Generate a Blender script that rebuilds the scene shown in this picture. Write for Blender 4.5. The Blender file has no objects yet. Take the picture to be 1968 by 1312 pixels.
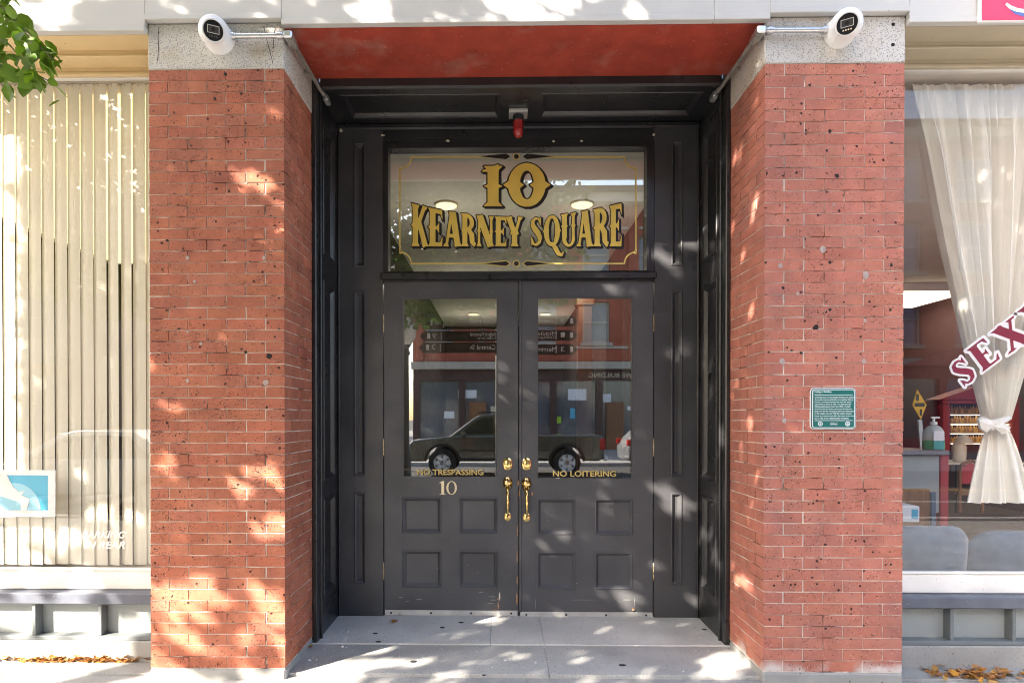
import bpy, math, random
import numpy as np
from mathutils import Vector, Matrix
random.seed(7); rng = np.random.default_rng(11)
scene = bpy.context.scene
COL = scene.collection
R = math.radians

# ------------------------------------------------------------------ camera
F, CX, CY = 1158.2, 942.65, 812.34            # measured from the brick module
CAM = (-0.126, -3.397, 1.471); YAW, PIT = 0.0164, -0.0064
cd = bpy.data.cameras.new('camera'); cam = bpy.data.objects.new('camera', cd); COL.objects.link(cam)
cam.location = CAM; cam.rotation_euler = (math.pi/2 + PIT, 0, YAW)
cd.sensor_width = 36; cd.lens = 36*F/1968
cd.shift_x = (984-CX)/1968; cd.shift_y = (CY-656)/1968
cd.clip_start = 0.05; cd.clip_end = 900
scene.camera = cam

# ------------------------------------------------------------------ sky + sun
SUN = Vector((-1.15, -1.0, 0.86)).normalized()     # towards the sun
elev = math.asin(SUN.z)
w = bpy.data.worlds.new('World'); scene.world = w; w.use_nodes = True
nt = w.node_tree; nt.nodes.clear()
sky = nt.nodes.new('ShaderNodeTexSky'); sky.sky_type = 'NISHITA'; sky.sun_disc = False
sky.sun_elevation = elev; sky.sun_rotation = math.atan2(SUN.x, SUN.y)
sky.dust_density = 2.0; sky.air_density = 1.0
bg = nt.nodes.new('ShaderNodeBackground'); bg.inputs['Strength'].default_value = 0.15
wo = nt.nodes.new('ShaderNodeOutputWorld')
nt.links.new(sky.outputs[0], bg.inputs['Color']); nt.links.new(bg.outputs[0], wo.inputs['Surface'])
sl = bpy.data.lights.new('sun', 'SUN'); sl.energy = 4.2; sl.angle = R(0.53); sl.color = (1, .955, .89)
so = bpy.data.objects.new('sun', sl); COL.objects.link(so)
so.rotation_euler = SUN.to_track_quat('Z', 'Y').to_euler()

vs = scene.view_settings; vs.view_transform = 'Standard'; vs.look = 'None'; vs.gamma = 1; vs.use_curve_mapping = False
vs.exposure = 2.72
vs.use_white_balance = True; vs.white_balance_temperature = 7100; vs.white_balance_tint = 10
scene.render.engine = 'CYCLES'
cy = scene.cycles; cy.use_denoising = True; cy.max_bounces = 9; cy.transparent_max_bounces = 12
cy.diffuse_bounces = 4; cy.glossy_bounces = 5; cy.caustics_reflective = False; cy.caustics_refractive = False
cy.sample_clamp_indirect = 6; cy.filter_width = 1.05

def at(x, y, Y):
    """point of the plane at depth Y that the photograph shows at pixel x, y"""
    c, s = math.cos(YAW), math.sin(YAW); cp, sp = math.cos(PIT), math.sin(PIT)
    r = Vector((c, s, 0)); fw = Vector((-s*cp, c*cp, sp)); u = Vector((s*sp, -c*sp, cp))
    d = fw + r*((x-CX)/F) - u*((y-CY)/F)
    k = (Y-CAM[1])/d.y
    return Vector(CAM) + d*k
def X(x, Y, y=800): return at(x, y, Y).x
def Z(y, Y, x=960): return at(x, y, Y).z

# ------------------------------------------------------------------ materials
MATS = {}
def M(name, col, rough=.6, metal=0., var=.12, vscale=6., bump=0., bscale=60., spec=.5, col2=None, c2scale=3., c2lo=.5, c2hi=.65,
      specks=(), rand=0., emit=None, estr=1., coat=0., stretch=None, island=0., sheen=0., trans=0., stain=None):
    m = bpy.data.materials.new(name); m.use_nodes = True
    n = m.node_tree.nodes; l = m.node_tree.links; n.clear()
    out = n.new('ShaderNodeOutputMaterial'); p = n.new('ShaderNodeBsdfPrincipled'); l.new(p.outputs[0], out.inputs[0])
    p.inputs['Roughness'].default_value = rough; p.inputs['Metallic'].default_value = metal
    p.inputs['Specular IOR Level'].default_value = spec
    if coat: p.inputs['Coat Weight'].default_value = coat; p.inputs['Coat Roughness'].default_value = .08
    if sheen: p.inputs['Sheen Weight'].default_value = sheen
    geo = n.new('ShaderNodeNewGeometry'); pos = geo.outputs['Position']
    if stretch:
        mp = n.new('ShaderNodeMapping'); mp.inputs['Scale'].default_value = stretch; l.new(pos, mp.inputs[0]); pos = mp.outputs[0]
    def rgb(c): return (c[0], c[1], c[2], 1)
    cur = n.new('ShaderNodeRGB'); cur.outputs[0].default_value = rgb(col); cur = cur.outputs[0]
    def mix(fac, a, b, mode='MIX'):
        x = n.new('ShaderNodeMix'); x.data_type = 'RGBA'; x.blend_type = mode
        if isinstance(fac, float): x.inputs[0].default_value = fac
        else: l.new(fac, x.inputs[0])
        for i, v in ((6, a), (7, b)):
            if isinstance(v, tuple): x.inputs[i].default_value = rgb(v)
            else: l.new(v, x.inputs[i])
        return x.outputs[2]
    def noise(scale, det=5.):
        t = n.new('ShaderNodeTexNoise'); t.inputs['Scale'].default_value = scale; t.inputs['Detail'].default_value = det
        l.new(pos, t.inputs['Vector']); return t.outputs['Fac']
    def ramp(src, lo, hi, a=0., b=1.):
        r = n.new('ShaderNodeMapRange'); r.inputs[1].default_value = lo; r.inputs[2].default_value = hi
        r.inputs[3].default_value = a; r.inputs[4].default_value = b; l.new(src, r.inputs[0]); return r.outputs[0]
    def math_(op, a, b):
        x = n.new('ShaderNodeMath'); x.operation = op
        for i, v in ((0, a), (1, b)):
            if isinstance(v, (int, float)): x.inputs[i].default_value = v
            else: l.new(v, x.inputs[i])
        return x.outputs[0]
    if col2: cur = mix(ramp(noise(c2scale, 6.), c2lo, c2hi), cur, tuple(col2))
    if rand or island:
        if rand: src = n.new('ShaderNodeObjectInfo').outputs['Random']
        else: src = geo.outputs['Random Per Island']
        k = rand or island
        hs = n.new('ShaderNodeHueSaturation'); l.new(cur, hs.inputs['Color'])
        l.new(ramp(src, 0., 1., 1-k, 1+k), hs.inputs['Value'])
        l.new(ramp(math_('FRACT', math_('MULTIPLY', src, 7.13), 0.), 0., 1., .5-.006*k/.2, .5+.006*k/.2), hs.inputs['Hue'])
        l.new(ramp(math_('FRACT', math_('MULTIPLY', src, 13.7), 0.), 0., 1., 1-.3*k, 1+.2*k), hs.inputs['Saturation'])
        cur = hs.outputs[0]
    if var:
        hs = n.new('ShaderNodeHueSaturation'); l.new(cur, hs.inputs['Color'])
        l.new(ramp(noise(vscale, 8.), .3, .7, 1-var, 1+var), hs.inputs['Value']); cur = hs.outputs[0]
    if stain:
        sx = n.new('ShaderNodeSeparateXYZ'); l.new(geo.outputs['Position'], sx.inputs[0])
        lowz = ramp(sx.outputs[2], stain[1], stain[2], 1., 0.)
        cur = mix(ramp(math_('MULTIPLY', lowz, noise(6., 5.)), .34, .50), cur, tuple(stain[0]))
    hmask = None
    for (sc, r, prob, c, deep) in specks:
        v = n.new('ShaderNodeTexVoronoi'); v.inputs['Scale'].default_value = sc; l.new(pos, v.inputs['Vector'])
        nd = noise(sc*2.2, 2.)
        dist = math_('ADD', v.outputs['Distance'], math_('MULTIPLY', math_('SUBTRACT', nd, .5), r*1.6))
        sp = n.new('ShaderNodeSeparateColor'); l.new(v.outputs['Color'], sp.inputs[0])
        rr = math_('MULTIPLY', sp.outputs[1], r)
        mk = math_('MULTIPLY', math_('LESS_THAN', dist, math_('ADD', rr, r*.25)), math_('LESS_THAN', sp.outputs[0], ramp(noise(2.6, 3.), .35, .65, prob*.35, prob*1.7) if deep else prob))
        cur = mix(mk, cur, tuple(c))
        if deep: hmask = mk if hmask is None else math_('MAXIMUM', hmask, mk)
    l.new(cur, p.inputs['Base Color'])
    if bump:
        b = n.new('ShaderNodeBump'); b.inputs['Strength'].default_value = bump; b.inputs['Distance'].default_value = .004
        h = noise(bscale, 6.)
        if hmask is not None: h = math_('SUBTRACT', h, math_('MULTIPLY', hmask, .8))
        l.new(h, b.inputs['Height']); l.new(b.outputs[0], p.inputs['Normal'])
    if rough < .9 and var:
        l.new(ramp(noise(vscale*2.3, 4.), .3, .7, max(.02, rough*.8), min(1, rough*1.2)), p.inputs['Roughness'])
    if emit: p.inputs['Emission Color'].default_value = rgb(emit); p.inputs['Emission Strength'].default_value = estr
    if trans:
        t = n.new('ShaderNodeBsdfTranslucent'); l.new(cur, t.inputs['Color'])
        ms = n.new('ShaderNodeMixShader'); ms.inputs[0].default_value = trans
        l.new(p.outputs[0], ms.inputs[1]); l.new(t.outputs[0], ms.inputs[2]); l.new(ms.outputs[0], out.inputs[0])
    MATS[name] = m; return m

def glass(name, f0=.05, tint=(1, 1, 1), wave=.02):
    """clear pane: Schlick reflection over straight transmission, the same from both sides"""
    m = bpy.data.materials.new(name); m.use_nodes = True
    n = m.node_tree.nodes; l = m.node_tree.links; n.clear()
    out = n.new('ShaderNodeOutputMaterial'); mx = n.new('ShaderNodeMixShader')
    lw = n.new('ShaderNodeLayerWeight'); lw.inputs[0].default_value = .5
    pw = n.new('ShaderNodeMath'); pw.operation = 'POWER'; pw.inputs[1].default_value = 5; l.new(lw.outputs['Facing'], pw.inputs[0])
    mr = n.new('ShaderNodeMapRange'); mr.inputs[3].default_value = f0; mr.inputs[4].default_value = 1; l.new(pw.outputs[0], mr.inputs[0])
    t = n.new('ShaderNodeBsdfTransparent'); t.inputs[0].default_value = (*tint, 1)
    g = n.new('ShaderNodeBsdfGlossy'); g.inputs['Roughness'].default_value = 0.0
    b = n.new('ShaderNodeBump'); b.inputs['Strength'].default_value = wave; b.inputs['Distance'].default_value = .02
    no = n.new('ShaderNodeTexNoise'); no.inputs['Scale'].default_value = 1.6; no.inputs['Detail'].default_value = 1
    ge = n.new('ShaderNodeNewGeometry'); l.new(ge.outputs['Position'], no.inputs['Vector'])
    l.new(no.outputs['Fac'], b.inputs['Height']); l.new(b.outputs[0], g.inputs['Normal'])
    l.new(mr.outputs[0], mx.inputs[0]); l.new(t.outputs[0], mx.inputs[1]); l.new(g.outputs[0], mx.inputs[2]); l.new(mx.outputs[0], out.inputs[0])
    MATS[name] = m; return m

M('brick', (.42, .142, .084), .85, var=.14, vscale=9, bump=.55, bscale=170, rand=.09, spec=.25, col2=(.33, .108, .07), c2scale=5, c2lo=.45, c2hi=.75,
  specks=((120, .34, .28, (.05, .016, .013), True), (42, .24, .15, (.03, .011, .01), True), (150, .26, .10, (.62, .42, .34), False)))
M('brick_r', (.46, .165, .115), .85, var=.14, vscale=9, bump=.55, bscale=170, rand=.08, stain=((.62, .54, .5), .02, .26), spec=.25, col2=(.37, .15, .12), c2scale=4, c2lo=.45, c2hi=.75,
  specks=((120, .32, .24, (.055, .018, .015), True), (42, .24, .14, (.03, .011, .01), True), (150, .26, .14, (.66, .5, .44), False)))
M('mortar', (.72, .66, .58), .95, var=.2, vscale=14, bump=.6, bscale=220, col2=(.12, .075, .06), c2scale=5, c2lo=.55, c2hi=.63)
M('mortar_patch', (.42, .33, .30), .95, var=.2, vscale=40, bump=.5, bscale=200)
M('hole', (.015, .01, .01), .9, var=0)
M('granite', (.58, .55, .51), .8, var=.12, vscale=5, bump=.5, bscale=160, col2=(.44, .36, .27), c2scale=5, c2lo=.52, c2hi=.75,
  specks=((150, .5, .45, (.24, .225, .21), False), (230, .5, .35, (.60, .58, .55), False),))
M('concrete', (.34, .33, .31), .92, var=.16, vscale=3.5, bump=.5, bscale=140, col2=(.25, .245, .235), c2scale=2.2, c2lo=.45, c2hi=.8,
  specks=((120, .3, .3, (.17, .17, .17), False), (22, .12, .2, (.12, .12, .12), False)))
M('stone_floor', (.45, .435, .41), .85, var=.16, vscale=2.5, bump=.35, bscale=160, col2=(.34, .33, .31), c2scale=2., c2lo=.42, c2hi=.75,
  specks=((150, .36, .4, (.17, .17, .175), False), (90, .2, .1, (.5, .5, .5), False)))
M('pale_stone', (.64, .62, .58), .85, var=.12, vscale=2.5, bump=.35, bscale=160, col2=(.52, .505, .475), c2scale=2., c2lo=.42, c2hi=.75,
  specks=((150, .36, .35, (.34, .33, .32), False), (30, .12, .25, (.25, .24, .23), False)))
M('gum', (.03, .03, .032), .8, var=.1)
M('fascia_paint', (.55, .535, .51), .55, var=.06, vscale=2.2, bump=.12, bscale=40, specks=((14, .05, .3, (.2, .2, .2), False),))
M('red_paint', (.37, .054, .032), .62, var=.16, vscale=7, bump=.35, bscale=28, col2=(.42, .17, .13), c2scale=4.5, c2lo=.56, c2hi=.80,
  specks=((60, .2, .1, (.5, .3, .25), False),))
M('black_paint', (.020, .020, .022), .32, var=.25, vscale=3, bump=.14, bscale=45, col2=(.036, .036, .039), c2scale=2.2, c2lo=.45, c2hi=.7,
  specks=((70, .10, .22, (.35, .34, .32), False),))
M('door_paint', (.082, .082, .087), .42, var=.16, vscale=3, bump=.14, bscale=90, col2=(.062, .062, .066), c2scale=1.8, c2lo=.45, c2hi=.7,
  specks=((60, .09, .16, (.4, .4, .4), False),))
M('pilaster_paint', (.060, .060, .064), .40, var=.2, vscale=3, bump=.14, bscale=60, col2=(.040, .040, .043), c2scale=2., c2lo=.45, c2hi=.7,
  specks=((65, .10, .22, (.38, .37, .36), False),))
M('bare_wood', (.42, .22, .11), .8, var=.3, vscale=40)
M('cream_chip', (.6, .55, .45), .8, var=.2)
M('tan_paint', (.70, .52, .28), .6, var=.09, vscale=3, bump=.15, bscale=50, specks=((26, .08, .2, (.16, .12, .08), False),))
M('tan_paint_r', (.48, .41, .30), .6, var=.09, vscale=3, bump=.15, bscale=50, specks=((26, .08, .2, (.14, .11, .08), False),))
M('sill_paint', (.80, .77, .72), .55, var=.08, vscale=4, bump=.2, bscale=60, specks=((40, .08, .2, (.3, .28, .25), False),))
M('ledge_paint', (.105, .115, .145), .45, var=.2, vscale=5, bump=.15, bscale=70, specks=((75, .16, .10, (.6, .6, .6), False),))
M('bulkhead_paint', (.30, .325, .32), .6, var=.1, vscale=3, bump=.15, bscale=70, specks=((70, .12, .15, (.55, .55, .52), False),))
M('rail_paint', (.15, .165, .17), .5, var=.15, vscale=6, bump=.15, bscale=70, specks=((70, .12, .12, (.55, .55, .52), False),))
M('gold', (.92, .66, .14), .5, metal=.5, var=.10, vscale=5)
M('gold_line', (.78, .60, .18), .5, metal=.5, var=.1, vscale=6)
M('gilt_shadow', (.012, .008, .007), .5, var=0)
M('maroon', (.22, .012, .04), .5, var=.05)
M('vinyl_white', (.8, .8, .8), .5, var=.03)
M('lettering_yellow', (.70, .52, .16), .5, var=.05)
M('digit_metal', (.72, .62, .42), .35, metal=.5, var=.1)
M('brass', (.88, .64, .26), .14, metal=1., var=.05, vscale=20)
M('old_brass', (.55, .42, .24), .4, metal=.9, var=.3, vscale=50)
M('aluminium', (.62, .61, .58), .45, metal=.6, var=.12, vscale=10)
M('steel', (.60, .61, .62), .33, metal=.9, var=.12, vscale=25)
M('conduit_grey', (.30, .28, .25), .55, metal=.35, var=.2, vscale=15)
M('white_plastic', (.78, .78, .78), .35, var=.03)
M('black_plastic', (.02, .02, .022), .55, var=.05)
M('lens_glass', (.012, .012, .014), .5, var=0, spec=.15)
M('lens_rim', (.5, .5, .48), .5, var=0)
M('red_lens', (.42, .03, .03), .18, var=.2, vscale=60, spec=.7)
M('blind', (.88, .85, .76), .75, var=.05, vscale=3, bump=.1, bscale=150, trans=.38)
M('blind_rail', (.55, .5, .42), .6, var=.1)
M('curtain', (.87, .84, .77), .45, var=.08, vscale=.2, bump=.5, bscale=1.6, stretch=(34, 34, 1.6), sheen=.4, trans=.08)
M('chair_fabric', (.075, .115, .175), .8, var=.16, vscale=8, bump=.3, bscale=150, sheen=.5)
M('chair_leg', (.05, .03, .02), .5)
M('plaque_green', (.004, .13, .11), .4, var=.05)
M('plaque_dark', (.006, .035, .045), .4, var=.05)
M('plaque_white', (.72, .78, .78), .5, var=.03)
M('poster_blue', (.06, .42, .62), .5, var=.03)
M('poster_light', (.30, .60, .74), .5, var=.03)
M('sign_pink', (.75, .05, .13), .4, var=.04)
M('sign_blue', (.10, .16, .42), .4, var=.04)
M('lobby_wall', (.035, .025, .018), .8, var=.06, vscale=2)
M('lobby_ceiling', (.78, .75, .69), .9, var=.05, vscale=2)
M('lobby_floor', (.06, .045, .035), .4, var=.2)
M('lamp_glow', (1, .9, .7), .5, var=0, emit=(1, .86, .58), estr=.24)
M('office_glow', (1, .85, .6), .5, var=0, emit=(1, .78, .42), estr=.30)
M('tube_glow', (1, .95, .85), .5, var=0, emit=(1, .90, .72), estr=.9)
M('wood_brown', (.20, .085, .035), .45, var=.25, vscale=5, stretch=(6, 6, .6))
M('salon_wall', (.13, .07, .075), .8, var=.08, vscale=2)
M('salon_floor', (.16, .12, .10), .35, var=.2)
M('salon_red', (.38, .03, .04), .5, var=.1)
M('counter_stone', (.2, .2, .22), .3, var=.2, vscale=60)
M('sanitizer', (.05, .42, .22), .2, var=.05, spec=.5)
M('bottle_clear', (.55, .6, .6), .15, var=.02)
M('label_white', (.75, .77, .8), .5, var=.02)
M('label_teal', (.04, .36, .34), .5, var=.02)
M('caution_yellow', (.75, .42, .02), .5, var=.05)
M('cream_item', (.62, .54, .40), .5, var=.1)
M('amber', (.45, .25, .07), .3, island=.35, var=.1)
M('leaf', (.095, .19, .022), .5, var=.18, vscale=14, island=.35, rand=0, trans=.42, spec=.4)
M('bark', (.10, .08, .06), .95, var=.3, vscale=9, bump=.9, bscale=30, stretch=(1, 1, .3))
M('dry_leaf', (.42, .20, .06), .8, var=.2, vscale=20, island=.4, trans=.15)
M('crumb', (.62, .6, .56), .8, var=.2, island=.3)
M('asphalt', (.055, .055, .058), .9, var=.2, vscale=2, bump=.5, bscale=90)
M('road_white', (.66, .66, .64), .8, var=.15, vscale=6)
M('far_brick', (.36, .085, .05), .9, var=.16, vscale=1.2, bump=.3, bscale=14, specks=((9, .25, .3, (.27, .06, .04), False),))
M('far_stone', (.40, .36, .31), .85, var=.1, vscale=1)
M('far_frame', (.42, .38, .33), .6, var=.05)
M('far_dark', (.05, .02, .02), .6, var=.1)
M('far_glass', (.10, .11, .13), .08, var=.1, vscale=.4, spec=.9)
M('far_red', (.36, .035, .045), .55, var=.08)
M('far_purple', (.17, .11, .22), .25, var=.1, spec=.8)
M('far_tan', (.42, .28, .14), .7, var=.1)
M('paint_green', (.075, .076, .055), .14, coat=.8, var=.03)
M('paint_silver', (.36, .38, .40), .3, metal=.5, coat=.8, var=.03)
M('paint_white', (.78, .78, .78), .3, coat=.8, var=.02)
M('car_glass', (.02, .022, .025), .04, var=0, spec=.9)
M('tyre', (.02, .02, .02), .9, var=.1)
M('rim', (.70, .70, .71), .4, metal=.1, var=.1)
M('tail_red', (.5, .01, .01), .2, var=0)
M('lamp_clear', (.75, .73, .68), .2, var=0)
M('iron', (.03, .035, .032), .45, var=.1)
M('sign_brown', (.028, .018, .014), .45, var=.1)
M('neon_green', (.45, .75, .05), .6, var=.05)
glass('door_glass', .17, (.93, .94, .93), .006); glass('shop_glass', .048, (1, 1, 1), .02)

# ------------------------------------------------------------------ mesh helpers
class MB:
    def __init__(s): s.v = []; s.f = []; s.sm = []
    def add(s, vs, fs, smooth=False):
        o = len(s.v); s.v += [tuple(v) for v in vs]; s.f += [tuple(i+o for i in f) for f in fs]; s.sm += [smooth]*len(fs); return s
    def box(s, x0, x1, y0, y1, z0, z1, c=0.):
        if c <= 0:
            vs = [(x, y, z) for z in (z0, z1) for y in (y0, y1) for x in (x0, x1)]
            return s.add(vs, [(0, 2, 3, 1), (4, 5, 7, 6), (0, 1, 5, 4), (2, 6, 7, 3), (0, 4, 6, 2), (1, 3, 7, 5)])
        cc = ((x0+x1)/2, (y0+y1)/2, (z0+z1)/2); h = ((x1-x0)/2, (y1-y0)/2, (z1-z0)/2)
        c = min(c, min(h)*.9); vs = []; idx = {}
        for sx in (-1, 1):
            for sy in (-1, 1):
                for sz in (-1, 1):
                    for a in range(3):
                        q = [h[0], h[1], h[2]]
                        for b in range(3):
                            if b != a: q[b] -= c
                        idx[(sx, sy, sz, a)] = len(vs)
                        vs.append((cc[0]+sx*q[0], cc[1]+sy*q[1], cc[2]+sz*q[2]))
        fs = []
        def key(a, sa, b, sb, cax, scax):
            d = [0, 0, 0]; d[a] = sa; d[b] = sb; d[cax] = scax; return tuple(d)
        for a in range(3):
            b, e = (a+1) % 3, (a+2) % 3
            for sa in (-1, 1):
                q = [key(a, sa, b, sb, e, se)+(a,) for sb, se in ((-1, -1), (1, -1), (1, 1), (-1, 1))]
                q = [idx[k] for k in q]; fs.append(tuple(q if sa > 0 else q[::-1]))
            for sb in (-1, 1):           # edges along axis a, between axes b and e
                for se in (-1, 1):
                    k0 = key(a, -1, b, sb, e, se); k1 = key(a, 1, b, sb, e, se)
                    q = [idx[k0+(b,)], idx[k1+(b,)], idx[k1+(e,)], idx[k0+(e,)]]
                    fs.append(tuple(q if sb*se < 0 else q[::-1]))
        for sx in (-1, 1):
            for sy in (-1, 1):
                for sz in (-1, 1):
                    q = [idx[(sx, sy, sz, a)] for a in range(3)]
                    fs.append(tuple(q if sx*sy*sz > 0 else q[::-1]))
        return s.add(vs, fs)
    def tube(s, pts, rad, n=12, caps=True, smooth=True):
        pts = [Vector(p) for p in pts]; k = len(pts); rad = rad if isinstance(rad, (list, tuple)) else [rad]*k
        vs = []; fs = []; up = None
        for i, p in enumerate(pts):
            t = (pts[min(i+1, k-1)]-pts[max(i-1, 0)]).normalized()
            if up is None: up = t.orthogonal().normalized()
            up = (up - t*up.dot(t)).normalized(); b = t.cross(up)
            for j in range(n):
                a = 2*math.pi*j/n; vs.append(p+(up*math.cos(a)+b*math.sin(a))*rad[i])
        for i in range(k-1):
            for j in range(n):
                fs.append((i*n+j, i*n+(j+1) % n, (i+1)*n+(j+1) % n, (i+1)*n+j))
        s.add(vs, fs, smooth)
        if caps:
            s.add(vs[:n], [tuple(range(n))[::-1]]); s.add(vs[-n:], [tuple(range(n))])
        return s
    def lathe(s, prof, o=(0, 0, 0), axis='Z', n=24, sx=1., sy=1., caps=True):
        """prof: (radius, height) pairs; axis -Y points to the street"""
        vs = []; fs = []
        for r, h in prof:
            for j in range(n):
                a = 2*math.pi*j/n; p = (r*math.cos(a)*sx, r*math.sin(a)*sy, h)
                if axis == 'Y': p = (p[0], -p[2], p[1])
                elif axis == 'X': p = (p[2], p[0], p[1])
                vs.append((p[0]+o[0], p[1]+o[1], p[2]+o[2]))
        for i in range(len(prof)-1):
            for j in range(n): fs.append((i*n+j, i*n+(j+1) % n, (i+1)*n+(j+1) % n, (i+1)*n+j))
        if caps: fs.append(tuple(range(n))[::-1]); fs.append(tuple((len(prof)-1)*n+j for j in range(n)))
        return s.add(vs, fs, True)
    def prism(s, poly, y0, y1, plane='XZ'):
        n = len(poly)
        def P(a, b, d): return (a, d, b) if plane == 'XZ' else ((a, b, d) if plane == 'XY' else (d, a, b))
        vs = [P(a, b, y0) for a, b in poly]+[P(a, b, y1) for a, b in poly]
        fs = [tuple(range(n)), tuple(range(2*n-1, n-1, -1))]+[(i, i+n, (i+1) % n+n, (i+1) % n) for i in range(n)]
        return s.add(vs, fs)
    def grid(s, xs, zs, holes, y0, y1):
        """a slab pierced by rectangular openings: ONE connected mesh; holes = {(i,j)}"""
        nx, nz = len(xs), len(zs)
        vs = [(x, y, z) for y in (y0, y1) for z in zs for x in xs]; fs = []
        I = lambda i, j, k: k*nx*nz+j*nx+i
        solid = lambda i, j: 0 <= i < nx-1 and 0 <= j < nz-1 and (i, j) not in holes
        for i in range(nx-1):
            for j in range(nz-1):
                if not solid(i, j): continue
                fs.append((I(i, j, 0), I(i+1, j, 0), I(i+1, j+1, 0), I(i, j+1, 0)))
                fs.append((I(i, j, 1), I(i, j+1, 1), I(i+1, j+1, 1), I(i+1, j, 1)))
                if not solid(i-1, j): fs.append((I(i, j, 0), I(i, j+1, 0), I(i, j+1, 1), I(i, j, 1)))
                if not solid(i+1, j): fs.append((I(i+1, j, 0), I(i+1, j, 1), I(i+1, j+1, 1), I(i+1, j+1, 0)))
                if not solid(i, j-1): fs.append((I(i, j, 0), I(i, j, 1), I(i+1, j, 1), I(i+1, j, 0)))
                if not solid(i, j+1): fs.append((I(i, j+1, 0), I(i+1, j+1, 0), I(i+1, j+1, 1), I(i, j+1, 1)))
        return s.add(vs, fs)
    def panel(s, x0, x1, z0, z1, yf, yr, bw):
        """recessed panel with a sloped moulding: rim at yf, field at yr"""
        rings = [(0, yf), (.08*bw, yf-.0045), (.30*bw, yf-.0065), (.46*bw, yf-.003), (.52*bw, yf+.002), (.60*bw, yf+.003), (bw, yr)]
        vs = []
        for m, y in rings: vs += [(x0+m, y, z0+m), (x1-m, y, z0+m), (x1-m, y, z1-m), (x0+m, y, z1-m)]
        fs = [(4*k+i, 4*k+(i+1) % 4, 4*k+4+(i+1) % 4, 4*k+4+i) for k in range(len(rings)-1) for i in range(4)]
        k = 4*(len(rings)-1); fs.append((k, k+1, k+2, k+3))
        return s.add(vs, fs)
    def xf(s, fn): s.v = [tuple(fn(Vector(v))) for v in s.v]; return s
    def mesh(s, name, mat):
        me = bpy.data.meshes.new(name); me.from_pydata(s.v, [], s.f); me.materials.append(MATS[mat])
        if any(s.sm):
            me.polygons.foreach_set('use_smooth', s.sm); me.set_sharp_from_angle(angle=R(40))
        me.update(); return me
    def build(s, name, mat, parent=None, loc=None):
        return obj(name, s.mesh(name, mat), parent, loc)
def obj(name, me, parent=None, loc=None):
    o = bpy.data.objects.new(name, me); COL.objects.link(o)
    if parent is not None: o.parent = parent
    if loc is not None: o.location = loc
    return o
def tag(o, label, cat, group=None, kind=None):
    o['label'] = label; o['category'] = cat
    if group: o['group'] = group
    if kind: o['kind'] = kind
    return o
def thing(name, label, cat, loc=(0, 0, 0), rz=0, group=None):
    o = obj(name, None); o.location = loc; o.rotation_euler = (0, 0, rz); return tag(o, label, cat, group)
def struct(o): o['kind'] = 'structure'; return o
def box(name, mat, parent, *a, c=0.): return MB().box(*a, c=c).build(name, mat, parent)

def text_mesh(body, x0, x1, z0, z1, Y, mat, th=.0012, back=False, shear=0., bold=0., name='lettering'):
    cu = bpy.data.curves.new('t', 'FONT'); cu.body = body; cu.extrude = .5; cu.shear = shear; cu.offset = bold; cu.resolution_u = 4
    cu.align_x = 'LEFT'; cu.space_line = 1.0
    ob = bpy.data.objects.new('t', cu); me = bpy.data.meshes.new_from_object(ob); bpy.data.objects.remove(ob); me.name = name
    n = len(me.vertices); a = np.zeros(n*3, 'f'); me.vertices.foreach_get('co', a); a = a.reshape(-1, 3)
    mn, mx = a.min(0), a.max(0); u = (a[:, 0]-mn[0])/(mx[0]-mn[0]); v = (a[:, 1]-mn[1])/(mx[1]-mn[1]); d = a[:, 2]
    o = np.zeros_like(a)
    o[:, 0] = x0+(x1-x0)*u if not back else x1-(x1-x0)*u
    o[:, 2] = z0+(z1-z0)*v
    o[:, 1] = Y-d*th if not back else Y+d*th
    me.vertices.foreach_set('co', o.reshape(-1)); me.materials.clear(); me.materials.append(MATS[mat])
    me.polygons.foreach_set('material_index', [0]*len(me.polygons)); me.update(); return me
def text(body, x0, x1, z0, z1, Y, mat, parent, name='lettering', **k):
    return obj(name, text_mesh(body, x0, x1, z0, z1, Y, mat, name=name, **k), parent)

# ------------------------------------------------------------------ the setting: ground, road
XO, XE, SY, JY, XJ = 1.349, 2.1206, .503, 1.026, 1.322      # pier inner / outer edge, reveal depth, door wall, jamb
Z0, CH, NC = .055, .064, 53                                 # brick base, course height, courses
ZT = Z0+CH*NC                                               # 3.447 top of the brick
pav = struct(box('pavement', 'concrete', None, -40, 40, -5.2, .36, -.40, -.055))
def gz(Y): return .0 + .018*min(0, Y)*1.0
def slab(x0, x1, y0, y1, z, mat, parent, th=.05, seed=0):
    m = MB().box(x0+.001, x1-.001, y0+.001, y1-.001, z-th, z, c=.0018)
    return m.build('slab', mat, parent)
xs = [-7.6, -6.1, -4.55, -3.02, -1.46, .02, 1.55, 3.1, 4.62, 6.1, 7.6]
for i in range(len(xs)-1):
    for (y0, y1) in ((-1.5, .04), (-3.05, -1.5), (-4.6, -3.05)):
        slab(xs[i], xs[i+1], y0, y1, -.004+(y0+y1)*.5*.004, 'concrete', pav)
for (x0, x1) in ((-7.6, -4.4), (-4.4, -XE), (XE, 4.4), (4.4, 7.6)):
    slab(x0, x1, .04, .225, .003, 'concrete', pav)
box('kerb', 'granite', pav, -40, 40, -5.36, -5.205, -.4, -.02, c=.012)
vest = tag(obj('entrance_floor', None), 'grey stone slab floor of the recessed entrance in front of the black doors', 'floor')
slab(-XO-.02, .155, .043, .486, .012, 'stone_floor', vest); slab(.155, XO+.02, .043, .486, .012, 'stone_floor', vest)
for a, b in ((-XO, -.19), (-.19, .16), (.16, XO)): slab(a, b, .488, 1.12, .019, 'pale_stone', vest)
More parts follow.
